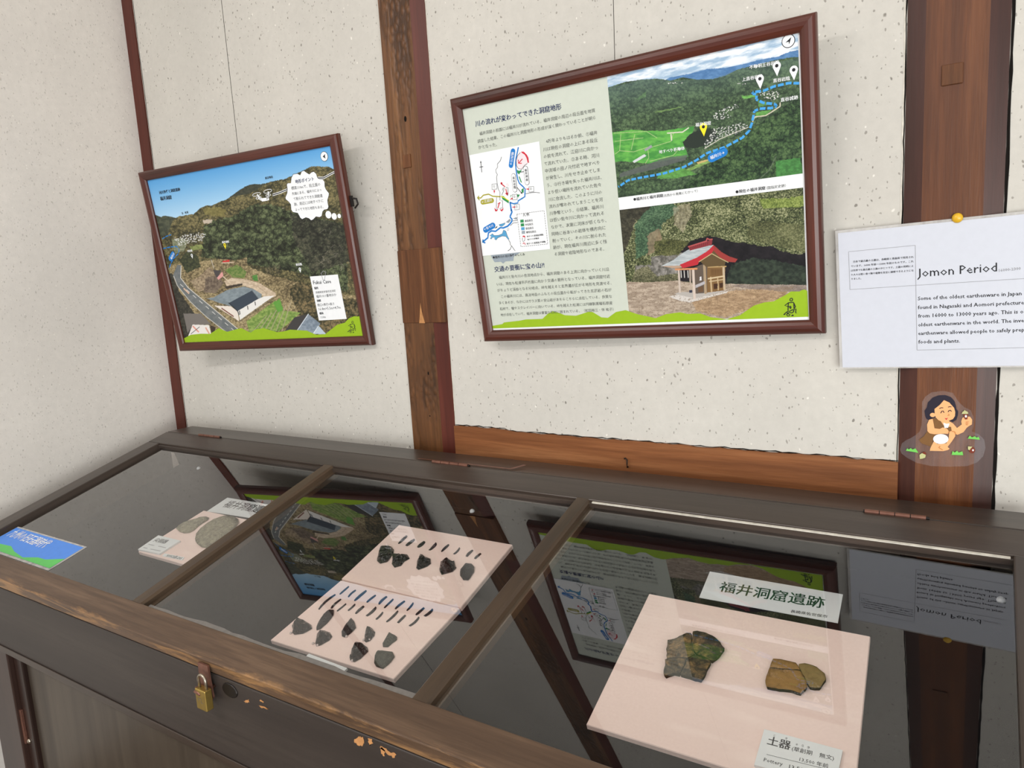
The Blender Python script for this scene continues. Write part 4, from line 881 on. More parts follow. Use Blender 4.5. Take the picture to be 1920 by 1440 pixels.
for body, p, q in (('福井洞窟の前面には福井川が流れている。福井洞窟の周辺の段丘面を地質', (899.3, 253.6), (1116, 209.6)), ('調査した結果、この福井川と洞窟地形の形成が深く関わっていることが明ら', (895.8, 267.8), (1117, 223.3)), ('かとなった。', (897.5, 279.6), (932, 273.6)),
    ('4万年よりもはるか前、①福井', (1024, 268.2), (1120, 251.4)), ('川は現在の洞窟の上にある段丘', (1018.9, 283.7), (1120.7, 265.2)), ('の前を流れて、江迎川に向かっ', (1019.7, 297), (1121.6, 279.6)), ('て流れていた。②ある時、河川', (1020.6, 310.6), (1123.3, 293.8)), ('中流域の田ノ元付近で地すべり', (1022.4, 323.8), (1124, 307.6)),
    ('が発生し、川をせき止めてしま', (1024, 337.4), (1125, 321.4)), ('う。③行き場を失った福井川は、', (1026, 350.8), (1128, 335.4)), ('より低い場所を流れていた佐々', (1027.4, 364.2), (1127, 349.2)), ('川に合流した。このように川の', (1028.6, 377.4), (1128.6, 363)), ('流れが奪われてしまうことを河', (1029.8, 390.4), (1130.4, 376.8)),
    ('川争奪という。④結果、福井川', (1030.8, 403.4), (1131.3, 390)), ('は低い佐々川に向かって流れる', (1031.7, 416.2), (1132.7, 402.8)), ('なかで、次第に河床が低くなり、', (1033.8, 429), (1137, 416.2)), ('同時に谷あいの岩体を横方向に', (1034.8, 442), (1135.4, 429.8)), ('削っていく。その川に削られた', (1036.4, 454.6), (1136.3, 442.8)),
    ('跡が、現在福井川周辺に多く残', (1037.5, 467.2), (1138, 455.8)), ('る洞窟や岩陰地形なのである。', (1040, 479.6), (1133, 469.6)),
    ('福井川と佐々川の合流地点から、福井洞窟のある上流に向かっていく川沿', (935.8, 522.8), (1142, 507.4)), ('いは、現在も松浦平戸方面に向かう交通の要所となっている。福井洞窟付近', (931.7, 535.6), (1144, 520.6)), ('がちょうど渓谷となる分岐点。峠を越えると玄界灘が広がる地形を見渡せる。', (933, 547), (1146.8, 533.2)),
    ('この福井川には、高法地岳のふもとの段丘面から転がってきた玄武岩の石が', (940, 558.6), (1146.7, 545.8)), ('多くあるが、なかにはガラス質の安山岩があちらこちらに点在している。良質な', (936, 570.4), (1147.4, 558.2)), ('石材で、槍やスクレイパーに向いている。峠を越えた松浦には円礫製黒曜石原産', (937.5, 581.6), (1148.3, 570.4)), ('地が点在していて、福井洞窟は豊富な石材に囲まれている。（松田裕三・伴 祐子）', (939, 592.8), (1150.4, 582.2))):
    b.text(body, at2(p, g2), at2(q, g2), g2, 3, -0.004, 0.98)
b.text('交通の要衝に宝の山?!', at2((927.5, 509.4), g1), at2((1021, 501), g1), g1, 2, 0.02)
# pasted map sheet
sheet = [(880, 291), (1011, 265), (1031.5, 467), (905, 480)]
blob = tr([(360, 1180), (1030, 1115), (880, 1210), (870, 1310), (700, 1320), (640, 1370), (590, 1330), (450, 1340), (410, 1280)], 890, 380, 12)
b.poly(L(F2, blob, g1), g1, 6)
b.text('●福井川の河川争奪のしくみ', at2((924.4, 484.8), g2), at2((984, 478.6), g2), g2, 7, 0.01)
b.build('lettering', mats2, pic2); b = MB(); b.poly(L(F2, sheet, g2), g2, 1)
A = lambda pts: L(F2, tr(pts, 880, 260, 10.2875), g3); B2 = lambda pts: L(F2, tr(pts, 890, 380, 12), g3)
b.stroke(A([(620, 350), (600, 420), (540, 490), (545, 550), (510, 600), (515, 650), (540, 690), (525, 740), (535, 860), (560, 980), (590, 1030), (590, 1190)]), 0.0008, g3, 7)
b.stroke(A([(220, 440), (240, 650)]), 0.0012, g3, 7); b.stroke(A([(195, 550), (265, 540)]), 0.0012, g3, 7); b.poly(A([(220, 425), (208, 465), (234, 462)]), g3, 7)
b.stroke(A([(945, 165), (930, 240), (915, 310), (900, 380), (890, 480), (900, 590), (915, 700), (935, 790), (965, 860), (1040, 930), (1075, 970), (1070, 1120), (1020, 1150), (940, 1200), (935, 1240), (850, 1255), (780, 1230)]), 0.0024, g3, 4)
b.stroke(A([(785, 1220), (795, 1290), (810, 1400)]) + B2([(825, 150), (840, 210), (800, 300), (800, 330), (840, 370), (835, 420), (800, 470), (740, 530), (640, 570), (580, 560), (470, 645), (380, 635), (310, 680), (295, 790), (180, 885)]), 0.0030, g3, 4)
b.stroke(B2([(190, 830), (180, 885), (240, 905)]), 0.0030, g3, 4)
b.stroke(A([(600, 1120), (450, 1110), (370, 1070), (270, 1090), (220, 1145), (160, 1140)]), 0.0022, g3, 10); b.stroke(A([(185, 1105), (158, 1140), (195, 1185)]), 0.0022, g3, 10)
b.pill(A([(842, 240)])[0], A([(802, 515)])[0], 0.0048, g3, 4); b.pill(A([(255, 1225)])[0], A([(435, 1192)])[0], 0.0046, g3, 10); b.pill(B2([(245, 610)])[0], B2([(410, 515)])[0], 0.0058, g3, 4)
b.text('福井川→', A([(822, 250)])[0], A([(785, 500)])[0], g4, 1, 0.01); b.text('←江迎川', A([(245, 1245)])[0], A([(440, 1205)])[0], g4, 1, 0.01); b.text('←佐々川', B2([(225, 625)])[0], B2([(425, 530)])[0], g4, 1, 0.01)
b.poly(A([(985, 265), (930, 330), (905, 420), (910, 520), (950, 580), (1010, 590), (1070, 510), (1120, 480), (1130, 400), (1090, 320), (1030, 270)]), g3, 11); b.stroke(A([(985, 265), (930, 330), (905, 420), (910, 520), (950, 580), (1010, 590), (1070, 510), (1120, 480)]), 0.0007, g4, 7)
b.poly(A([(1000, 250), (1050, 250), (1110, 310), (1140, 370), (1150, 460), (1130, 470), (1105, 370), (1070, 310), (1010, 270)]), g4, 8)
b.stroke(A([(1025, 390), (955, 470)]), 0.0016, g4, 8); b.stroke(A([(945, 405), (950, 475), (1010, 475)]), 0.0016, g4, 8)
for pts in ([(915, 600), (960, 620), (1015, 600), (990, 640), (960, 690), (925, 660)], [(950, 730), (970, 730), (1015, 850), (990, 840)], [(1050, 950), (1005, 980), (1010, 1040), (1045, 1045)], [(915, 1075), (975, 1080), (935, 1140)], [(610, 1100), (660, 1110), (760, 1200), (760, 1250), (640, 1170)], [(800, 1085), (815, 1090), (785, 1140)]): b.poly(A(pts), g3, 9)
b.stroke(A([(610, 1110), (680, 1140), (770, 1200)]), 0.0014, g4, 5)
for a, c, r in (((1085, 575), (1115, 845), 0.0048), ((852, 720), (880, 985), 0.0048)): b.pill(A([a])[0], A([c])[0], r, g3, 7); b.pill(A([a])[0], A([c])[0], r-0.0007, g4, 1)
for body, p, q in (('福', (1070, 630), (1112, 626)), ('井', (1078, 690), (1120, 686)), ('洞', (1086, 750), (1128, 746)), ('窟', (1094, 815), (1136, 811)), ('直', (838, 780), (880, 776)), ('谷', (846, 840), (888, 836)), ('岩', (854, 900), (896, 896)), ('陰', (862, 960), (904, 956))):
    b.text(body, A([p])[0], A([q])[0], 0.0022, 7, 0.02)
b.stroke(A([(920, 940), (1015, 1060)]), 0.0012, g3, 7); b.poly(A([(1025, 1068), (985, 1050), (1015, 1025)]), g3, 7); b.stroke(A([(970, 645), (1055, 635)]), 0.0012, g3, 7)
b.stroke(A([(1085, 1065), (1200, 1040), (1280, 1035), (1360, 1045)]), 0.0008, g3, 7)
for c, tip in (((482, 925), (483, 1060)), ((1195, 975), (1085, 970)), ((875, 1125), (780, 1180)), ((918, 1318), (820, 1320))):
    q = A([(c[0]-46, c[1]-46), (c[0]+46, c[1]-56), (c[0]+50, c[1]+46), (c[0]-42, c[1]+56)]); b.stroke(q, 0.0008, g4, 3, True); b.poly(q, g3, 1)
    d = Vector((c[0]-tip[0], c[1]-tip[1])).normalized(); e = Vector((-d.y, d.x)); m = Vector(tip)+d*65; b.poly(A([tip, (m.x+e.x*16, m.y+e.y*16), (m.x-e.x*16, m.y-e.y*16)]), g4, 8)
for body, p, q in (('①', (462, 945), (500, 940)), ('④', (1172, 990), (1212, 985)), ('②', (852, 1140), (894, 1135)), ('③', (898, 1335), (936, 1330))): b.text(body, A([p])[0], A([q])[0], 0.0022, 3)
for pts in ([(635, 1000), (650, 950), (672, 945), (660, 1010), (625, 1085)], [(705, 960), (720, 935), (745, 945), (745, 1080), (735, 1100)], [(525, 1130), (520, 1330), (545, 1370)], [(610, 1200), (640, 1190), (640, 1330), (585, 1350)]): b.stroke(A(pts), 0.0008, g3, 7)
for p, q, r in (((705, 970), (730, 1080), 1), ((550, 1340), (580, 1240), 1)): b.stroke(A([p, q]), 0.0018, g4, 8)
b.poly(A([(690, 1050), (752, 1040), (732, 1098)]), g4, 8); b.poly(A([(535, 1265), (610, 1240), (588, 1225)]), g4, 8)
b.stroke(A([(610, 860), (640, 890), (690, 930)]), 0.002, g3, 8); b.disc(A([(620, 862)])[0], 0.0022, g3, 8)
for pts in ([(485, 1330), (500, 1400), (530, 1400), (555, 1365), (520, 1370)], [(585, 1360), (625, 1405), (655, 1370), (655, 1325), (630, 1370)], [(705, 880), (740, 850), (765, 900), (740, 920)]): b.poly(A(pts), g4, 8 if pts[0][1] > 1000 else 11)
for pts, mi in (([(650, 615), (700, 640), (740, 760), (770, 810), (765, 840), (700, 760), (620, 750), (520, 790), (480, 840), (450, 820), (450, 780), (400, 780), (370, 820), (350, 810), (380, 760), (340, 745), (400, 700), (440, 740), (540, 735), (620, 700)], 13), ([(545, 495), (640, 470), (690, 450), (670, 490), (610, 535), (560, 520)], 13), ([(710, 440), (790, 370), (810, 390), (760, 450)], 6), ([(450, 580), (510, 525), (500, 560)], 3), ([(870, 355), (930, 335), (955, 350), (950, 375)], 6), ([(730, 590), (770, 570), (765, 610), (740, 630)], 1)):
    b.stroke(B2(pts), 0.0007, g3, 7, True); b.poly(B2(pts), g3, mi)
b.stroke(B2([(765, 840), (800, 900), (800, 950), (830, 970), (800, 1050), (745, 1085)]), 0.0009, g3, 7); b.stroke(B2([(830, 970), (870, 1030), (910, 1085)]), 0.0009, g3, 7); b.stroke(B2([(850, 410), (960, 400)]), 0.0008, g3, 7); b.stroke(B2([(800, 520), (870, 455), (960, 450)]), 0.0008, g3, 7)
b.dash(B2([(950, 260), (1560, 180), (1645, 930), (1040, 990), (950, 260)]), 0.0007, g3, 7, 0.003, 0.0015)
b.text('凡 例', B2([(1090, 310)])[0], B2([(1225, 290)])[0], g3, 7, 0.01)
for (x, y), mi, body, x1 in (((1062, 415), 9, '高位段丘', 1310), ((1072, 500), 9, '中位段丘', 1318), ((1082, 585), 13, '低位段丘', 1328), ((1094, 668), 6, '最低位段丘', 1385)):
    b.poly(B2([(x-38, y-30), (x+38, y-36), (x+42, y+30), (x-34, y+36)]), g3, mi); b.text(body, B2([(x+68, y+20)])[0], B2([(x1, y-2)])[0], g3, 7, 0.01)
for body, p, q in (('地すべり滑落崖(明瞭)', (1175, 780), (1550, 735)), ('地すべり移動体', (1188, 848), (1450, 815)), ('地すべり滑落崖(不明瞭)', (1172, 945), (1600, 895))): b.text(body, B2([p])[0], B2([q])[0], g3, 7, 0.01)
b.poly(B2([(1070, 770), (1090, 740), (1130, 745), (1140, 790), (1100, 770)]), g3, 8); b.stroke(B2([(1075, 790), (1072, 850), (1090, 880), (1125, 850), (1130, 790)]), 0.0007, g3, 7); b.stroke(B2([(1085, 930), (1100, 905), (1130, 915), (1138, 950)]), 0.0014, g3, 8)
b.build('river_map', mats2, pic2); b = MB()
# lettering, pins and river line on the valley photograph
D = lambda pts, h=g1: L(F2, tr(pts, 1140, 20, 4.571), h)
b.dash(D([(1640, 622), (1550, 620), (1420, 650), (1340, 685), (1240, 700), (1240, 712), (1275, 718), (1270, 760), (1330, 790), (1430, 800), (1445, 820), (1400, 835), (1300, 840), (1255, 860), (1235, 960), (1210, 1030), (1150, 1090), (1000, 1170), (850, 1220), (760, 1280), (650, 1340), (480, 1395), (260, 1435), (170, 1455), (90, 1510)]), 0.0038, g1, 12, 0.0085, 0.0028)
b.build('river_line', mats2, pic2); b = MB(); b.pill(D([(890, 1262)])[0], D([(990, 1212)])[0], 0.0068, g1, 4); b.text('福井川→', D([(880, 1275)], g2)[0], D([(1000, 1225)], g2)[0], g2, 1, 0.01)
for body, p, q in (('不動明王谷岩陰', (1212, 500), (1468, 455)), ('上直谷岩陰', (1150, 605), (1325, 572)), ('直谷岩陰', (1415, 615), (1560, 592)), ('直谷城跡', (1480, 780), (1630, 755)), ('福井洞窟', (750, 993), (882, 975)), ('地すべり移動体', (438, 1225), (658, 1190))): b.text(body, D([p], g2)[0], D([q], g2)[0], g2, 1, 0.012)
for u, v, mi in ((1450, 562, 1), (1595, 598, 1), (1306, 672, 1), (823, 1078, 5)): x = tr([(u, v)], 1140, 20, 4.571)[0]; b2 = MB(); pin(b2, F2, x[0], x[1], 1.15, g2, mi, 7); b2.build('map_pin', mats2, pic2)
c = D([(1546, 260)])[0]; b.disc(c, 0.0096, g1, 7); b.disc(c, 0.0086, g2, 1); b.poly([(c[0]-0.004, c[1]-0.0015), (c[0]+0.0045, c[1]+0.0045), (c[0]+0.001, c[1]-0.005), (c[0]+0.0005, c[1]-0.001)], g3, 7)
for body, p, q, bo, mi in (('●福井川と福井洞窟', (1188, 376.4), (1243, 369), 0.012, 7), ('（北西から南東にむかって）', (1243, 369.6), (1308.5, 360), 0.0, 3), ('●現在の福井洞窟', (1379.5, 362.6), (1435, 355), 0.012, 7), ('（国指定史跡）', (1437, 355), (1473.6, 350), 0.0, 3)): b.text(body, at2(p, g1), at2(q, g1), g1, mi, bo)
b.build('caption_lettering', mats2, pic2)
hang_wire(pic2, F2, (1150, 0), (1152.5, 108), -0.062)

# ------------------------------------------------------------------ what lies in the case
HB = -0.09                                                   # upper face of the mounting boards
BD = LID.shift(z=HB)
def rect_board(name, label, tl, tr_, bl, x1=None):
    a, d = Vector(BD.at(*tl)), Vector(BD.at(*bl)); c_ = Vector((x1, a.y)) if x1 else Vector(BD.at(*tr_))
    e = c_+d-a; cen = (a+e)/2
    b = MB(); b.prism([a, c_, e, d], -0.008, 0.0, inset=0.0012)
    o = b.build(name, M_pink, None, BD, 0.0008, origin=(cen.x, cen.y, -0.008)); return tag(o, label, 'display board', 'pink display boards in the case')
rect_board('display_board', 'pink felt board with two flat grey stone axes at the left end of the case', (382, 957), None, (259, 1034), 0.70)
rect_board('display_board', 'rear pink board with eight bladelets above five black obsidian pieces', (748, 984), (961, 1021), (640, 1085))
rect_board('display_board', 'front pink board with two rows of bladelets and eight larger stones', (639, 1088), (862.5, 1140), (507, 1200))
rect_board('display_board', 'large pink felt board with two pottery fragments on the right', (1217, 1113), (1632, 1193), (1099, 1358))

def inside(p, pts):
    c = False; n = len(pts)
    for i in range(n):
        (x1, y1), (x2, y2) = pts[i], pts[(i+1) % n]
        if (y1 > p[1]) != (y2 > p[1]) and p[0] < (x2-x1)*(p[1]-y1)/(y2-y1)+x1: c = not c
    return c
def edge_dist(p, pts):
    best = 9; n = len(pts)
    for i in range(n):
        (x1, y1), (x2, y2) = pts[i], pts[(i+1) % n]; l2 = (x2-x1)**2+(y2-y1)**2 or 1e-12
        t = min(1, max(0, ((p[0]-x1)*(x2-x1)+(p[1]-y1)*(y2-y1))/l2)); best = min(best, math.hypot(p[0]-x1-t*(x2-x1), p[1]-y1-t*(y2-y1)))
    return best
def rough_outline(pts, jag, seed, step):
    r = random.Random(seed); out = []
    for i in range(len(pts)):
        a, c_ = Vector(pts[i]), Vector(pts[(i+1) % len(pts)]); n = max(1, int((c_-a).length/step))
        for k in range(n):
            q = a.lerp(c_, k/n); out.append((q.x+r.uniform(-jag, jag), q.y+r.uniform(-jag, jag)))
    return out
def stone(name, px, thick, seed, mat, smooth=False, n=14, jag=0.0006, step=0.008, rim=0.3, bumps=0.25, mi=None, parent=None, origin=None, ridge=None):
    """A solid stone or fragment with the outline px (photo points), resting on its board."""
    pts = rough_outline([BD.at(u, v, thick*0.5) for u, v in px], jag, seed, step)
    if sum(pts[i-1][0]*pts[i][1]-pts[i][0]*pts[i-1][1] for i in range(len(pts))) < 0: pts = pts[::-1]
    r = random.Random(seed); xs_ = [p[0] for p in pts]; ys_ = [p[1] for p in pts]
    dm = 0; inner = []
    tries = 0
    while len(inner) < n and tries < 2000:
        tries += 1; p = (r.uniform(min(xs_), max(xs_)), r.uniform(min(ys_), max(ys_)))
        if inside(p, pts):
            d = edge_dist(p, pts)
            if d > 0.0012 and all(math.hypot(p[0]-q[0], p[1]-q[1]) > 0.0022 for q, _ in inner): inner.append((p, d)); dm = max(dm, d)
    vv = [Vector(p) for p in pts]+[Vector(p) for p, _ in inner]; m = len(pts)
    V2, _, F2_, ov, _, _ = delaunay_2d_cdt(vv, [(i, (i+1) % m) for i in range(m)], [], 1, 1e-7)
    hgt = []
    for k, q in enumerate(V2):
        src = ov[k][0] if ov[k] else 0
        if src < m: z = thick*rim
        else:
            d = inner[src-m][1]/dm; z = thick*(rim+(1-rim)*(1-(1-d)**2)**0.5)*(1+r.uniform(-bumps, bumps*0.4))
        hgt.append(z)
    b = MB(); cx = sum(xs_)/len(pts); cy = sum(ys_)/len(pts)
    b.add([(q.x, q.y, z) for q, z in zip(V2, hgt)], [tuple(f) if True else f for f in F2_], 0)
    low = [(cx+(x-cx)*0.96, cy+(y-cy)*0.96, 0.0002) for x, y in pts]
    b.add([(x, y, thick*rim) for x, y in pts]+low, [(m+i, m+(i+1) % m, (i+1) % m, i) for i in range(m)], 1 if mi is not None else 0)
    b.add(low, [tuple(range(m-1, -1, -1))], 1 if mi is not None else 0)
    o = b.build(name, [mat, mi] if mi is not None else mat, parent, BD, 0, smooth, origin or (cx, cy, 0))
    bm = bmesh.new(); bm.from_mesh(o.data); bmesh.ops.remove_doubles(bm, verts=bm.verts, dist=1e-6); bmesh.ops.recalc_face_normals(bm, faces=bm.faces); bm.to_mesh(o.data); bm.free()
    return o
Q = lambda pts: tr(pts, 500, 970, 4)
rear, front = 'stones on the rear pink board', 'stones on the front pink board'
for k, (pts, mat, th, lab, gr) in enumerate((
    ([(850, 205), (935, 208), (950, 230), (948, 255), (925, 290), (900, 320), (845, 333), (822, 315), (825, 290), (835, 250)], M_obs, 0.008, 'glossy black obsidian core, leftmost large stone on the rear pink board', rear),
    ([(940, 258), (975, 262), (1020, 272), (1050, 268), (1068, 298), (1030, 320), (1005, 350), (955, 366), (935, 340), (938, 300)], M_obs, 0.007, 'glossy black obsidian core touching the leftmost large stone on the rear board', rear),
    ([(1150, 262), (1180, 280), (1225, 298), (1230, 335), (1205, 355), (1135, 382), (1118, 368), (1125, 320)], M_obs, 0.007, 'triangular black obsidian core in the middle of the rear board', rear),
    ([(1350, 298), (1385, 315), (1400, 310), (1418, 365), (1390, 392), (1305, 416), (1290, 375), (1300, 325)], M_obs, 0.009, 'ridged black obsidian core left of the dull round one on the rear board', rear),
    ([(1490, 340), (1535, 340), (1558, 365), (1555, 400), (1510, 462), (1470, 460), (1450, 430), (1452, 380)], M_obs_matt, 0.008, 'dull dark grey rounded core, rightmost large stone on the rear board', rear),
    ([(225, 742), (270, 752), (330, 795), (335, 822), (265, 858), (200, 868), (188, 850), (187, 800), (205, 765)], M_obs, 0.008, 'glossy black obsidian core near the left edge of the front board', front),
    ([(470, 685), (500, 690), (500, 725), (455, 785), (400, 830), (370, 840), (368, 820), (390, 775), (430, 715)], M_obs_matt, 0.006, 'long narrow dark flake just below the bladelet rows on the front board', front),
    ([(395, 830), (430, 835), (470, 850), (488, 880), (470, 905), (400, 945), (365, 955), (360, 930), (372, 860)], M_obs, 0.008, 'glossy black obsidian core right below the long narrow flake', front),
    ([(632, 748), (655, 775), (668, 820), (620, 870), (580, 895), (562, 885), (562, 850), (590, 800)], M_obs_matt, 0.006, 'dark leaf-shaped flake with a pointed top in the middle of the front board', front),
    ([(750, 808), (790, 825), (812, 850), (805, 880), (775, 915), (740, 928), (725, 915), (735, 860)], M_obs, 0.006, 'small glossy black obsidian piece right of the dark leaf-shaped flake', front),
    ([(918, 855), (978, 892), (975, 910), (905, 965), (870, 968), (868, 940), (890, 900)], M_grey_stone, 0.006, 'grey pointed flake, rightmost large stone on the front board', front),
    ([(665, 918), (700, 925), (750, 960), (755, 990), (700, 1045), (650, 1070), (620, 1060), (618, 1035), (640, 960)], M_obs, 0.008, 'large glossy black obsidian core at the bottom of the front board', front),
    ([(825, 995), (860, 992), (940, 1000), (955, 1035), (930, 1075), (870, 1125), (820, 1110), (805, 1085), (806, 1030)], M_grey_stone, 0.008, 'matt grey-green heart-shaped stone at the bottom right of the front board', front))):
    gl = mat is M_obs
    o = stone('stone_core' if gl or k == 4 else 'stone_flake', Q(pts), th*(1.25 if gl else 1), 40+k, mat, not gl, 20 if gl else 26, 0.0005, 0.007, 0.12 if gl else 0.3, 0.36 if gl else 0.12)
    tag(o, lab, 'stone tool', gr)
ordn = ['leftmost', 'second from left', 'third from left', 'fourth from left', 'fifth from left', 'sixth from left', 'seventh from left', 'eighth from left', 'ninth from left', 'rightmost']
rows = (([((1050, 142), (990, 200), 14), ((1108, 168), (1048, 215), 18), ((1182, 185), (1135, 228), 20), ((1270, 195), (1222, 248), 14), ((1365, 208), (1312, 260), 13), ((1447, 232), (1405, 278), 9), ((1545, 250), (1500, 296), 14), ((1605, 275), (1562, 313), 13)], 'thin dark stone bladelet, %s in the single row on the rear board', 'bladelets on the rear board'),
        ([((617, 522), (550, 580), 9), ((668, 550), (613, 600), 9), ((747, 553), (660, 628), 16), ((818, 588), (752, 640), 12), ((900, 598), (842, 655), 14), ((950, 617), (883, 682), 10), ((1035, 632), (965, 690), 14), ((1100, 645), (1053, 702), 10), ((1180, 682), (1120, 735), 14), ((1245, 692), (1185, 743), 16)], 'thin dark stone bladelet, %s in the upper row on the front board', 'bladelets in the upper row of the front board'),
        ([((515, 583), (392, 693), 13), ((558, 618), (485, 685), 12), ((597, 652), (530, 706), 8), ((664, 655), (612, 702), 10), ((728, 670), (668, 725), 16), ((820, 677), (750, 742), 16), ((872, 715), (822, 768), 11), ((985, 706), (900, 787), 13), ((1040, 738), (985, 793), 13), ((1142, 752), (1072, 817), 13)], 'thin dark stone bladelet, %s in the lower row on the front board', 'bladelets in the lower row of the front board'))
rb = random.Random(12)
for lst, lab, gr in rows:
    for i, (p, q, wd) in enumerate(lst):
        (ax_, ay_), (bx_, by_) = (BD.at(*e) for e in Q([p, q])); d = Vector((bx_-ax_, by_-ay_)); l = d.length; d /= l; nn = Vector((-d.y, d.x)); hw = l*wd/math.hypot(p[0]-q[0], p[1]-q[1])/2*1.75
        cen = Vector(((ax_+bx_)/2, (ay_+by_)/2)); bend = rb.uniform(-0.10, 0.10)*l; secs = []
        for t, k in ((0, rb.uniform(0.35, 0.7)), (0.2, rb.uniform(0.8, 1)), (0.5, 1), (0.8, rb.uniform(0.75, 1)), (1, rb.uniform(0.3, 0.8))):
            c_ = d*(t-0.5)*l + nn*bend*(1-4*(t-0.5)**2); secs.append((c_, hw*k))
        b = MB(); vs = []
        for c_, k in secs:
            vs += [(c_.x-nn.x*k, c_.y-nn.y*k, 0.0002), (c_.x-nn.x*k, c_.y-nn.y*k, 0.0008), (c_.x-nn.x*k*0.25, c_.y-nn.y*k*0.25, 0.0024), (c_.x+nn.x*k*0.35, c_.y+nn.y*k*0.35, 0.0022), (c_.x+nn.x*k, c_.y+nn.y*k, 0.0008), (c_.x+nn.x*k, c_.y+nn.y*k, 0.0002)]
        fs = []
        for s_ in range(4):
            for j in range(6): fs.append((s_*6+j, s_*6+(j+1) % 6, (s_+1)*6+(j+1) % 6, (s_+1)*6+j))
        fs += [(5, 4, 3, 2, 1, 0), tuple(24+j for j in range(6))]
        b.add(vs, fs); o = b.build('bladelet', M_blade, None, BD.shift(cen.x, cen.y))
        bm = bmesh.new(); bm.from_mesh(o.data); bmesh.ops.recalc_face_normals(bm, faces=bm.faces); bm.to_mesh(o.data); bm.free()
        last = len(lst)-1
        tag(o, lab % (ordn[9] if i == last else ordn[i]), 'stone blade', gr)
# clear pegs that hold the larger stones in place
for (u, v), lab in (((183, 872), 'core near the left edge'), ((350, 950), 'lower left of the core under the narrow flake'), ((384, 963), 'tip of the core under the narrow flake'), ((600, 898), 'lower end of the leaf-shaped flake'), ((730, 924), 'left of the small obsidian piece'), ((771, 923), 'right of the small obsidian piece'), ((644, 1079), 'tip of the large core at the bottom')):
    (x, y), = [BD.at(*e) for e in Q([(u, v)])]; b = MB(); b.dome((0, 0), 0.0024, 0.0034, 0.0002, 0, 12, 4)
    tag(b.build('clear_peg', M_pin, None, BD.shift(x, y), 0, True), 'tiny clear peg on the front board, '+lab, 'peg', 'clear pegs on the front board')
# two flat stone axes on the left board
K = lambda pts: tr(pts, 250, 920, 7.68)
o = stone('stone_axe', K([(612, 540), (660, 485), (740, 445), (860, 410), (960, 375), (1040, 366), (1085, 380), (1070, 410), (1000, 450), (930, 500), (860, 560), (800, 592), (720, 600), (660, 580)]), 0.008, 71, M_axe, True, 40, 0.0004, 0.008, 0.35, 0.06)
tag(o, 'small pointed grey-buff stone axe on the left pink board', 'stone tool', 'stone axes on the left board')
o = stone('stone_axe', K([(885, 680), (900, 610), (960, 530), (1060, 460), (1160, 400), (1260, 360), (1340, 345), (1430, 355), (1500, 395), (1510, 450), (1440, 560), (1300, 680), (1160, 770), (1040, 810), (970, 800), (920, 760), (890, 720)]), 0.010, 72, M_axe, True, 50, 0.0004, 0.008, 0.35, 0.06)
tag(o, 'large oval grey-buff stone axe on the left pink board, partly behind a glazing bar', 'stone tool', 'stone axes on the left board')
# mended pottery fragments on the right board
G = lambda pts: tr(pts, 1210, 1170, 4.923)
def sherd(label, frags, th):
    cen = BD.at(*G([frags[0][0][0]])[0]); root = thing('pottery_sherd', label, 'pottery fragment', BD, cen[0], cen[1], 0, 'pottery fragments on the right board')
    for k, (pts, mat) in enumerate(frags):
        stone('fragment', G(pts), th, 90+k+int(th*1e5), mat, True, 60, 0.0005, 0.004, 0.82, 0.07, M_sherd_edge, root, (cen[0], cen[1], 0))
sherd('blackened brown pottery sherd mended from four pieces on the right pink board', (
    ([(210, 158), (270, 148), (340, 110), (385, 92), (420, 96), (435, 115), (428, 180), (440, 250), (460, 290), (400, 320), (300, 318), (200, 325), (197, 240)], M_sherd_dark),
    ([(440, 80), (480, 72), (560, 92), (640, 130), (690, 180), (735, 238), (690, 300), (620, 355), (560, 320), (470, 285), (446, 250), (434, 180)], M_sherd_dark),
    ([(200, 330), (300, 324), (385, 330), (340, 430), (320, 470), (270, 460), (190, 488), (172, 470), (175, 410), (188, 395), (186, 340)], M_sherd_dark),
    ([(392, 330), (460, 294), (560, 326), (612, 358), (575, 420), (560, 470), (515, 530), (400, 498), (328, 474), (350, 430)], M_sherd_dark)), 0.0075)
sherd('smooth tan pottery sherd mended from three pieces right of the blackened one', (
    ([(1180, 332), (1250, 336), (1300, 345), (1345, 355), (1390, 368), (1412, 395), (1428, 432), (1260, 424), (1148, 410), (1160, 370)], M_sherd_tan),
    ([(1146, 415), (1260, 429), (1430, 437), (1490, 540), (1500, 590), (1435, 650), (1340, 620), (1200, 605), (1120, 590), (1105, 535), (1130, 470)], M_sherd_tan),
    ([(1418, 380), (1470, 372), (1580, 405), (1660, 470), (1672, 520), (1640, 560), (1610, 600), (1520, 595), (1498, 560), (1440, 450), (1416, 400)], M_sherd_olive)), 0.0070)

def card(name, label, cat, px, th, z, mat=M_white, group=None):
    """A card with corners px (TL, TR, BR, BL); returns the card and its drawing plane."""
    q = [BD.at(u, v, z+th) for u, v in px]; cx = sum(p[0] for p in q)/4; cy = sum(p[1] for p in q)/4
    b = MB(); b.prism(q, z, z+th); o = b.build(name, mat, None, BD, 0, False, (cx, cy, z)); tag(o, label, cat, group)
    return o, (cx, cy, z), z+th+0.0002
M_dgreen = flat('dark_green_ink', S(34, 74, 48), 0.6, 0.2)
o, og, z = card('title_card', 'white title card with green Japanese characters above the large right pink board', 'sign', [(1331, 1071.5), (1580.5, 1114.4), (1571, 1168), (1311, 1120)], 0.0008, -0.0082)
b = MB(); c_ = lambda q: BD.at(q[0], q[1], z)
b.text('福井洞窟遺跡', c_((1347, 1106.6)), c_((1544.5, 1139.4)), z, 0, 0.010, 1.05); b.text('長崎県佐世保市', c_((1482, 1148)), c_((1551, 1158.6)), z, 1, 0.005)
b.build('lettering', [M_dgreen, M_ink], o, origin=og)
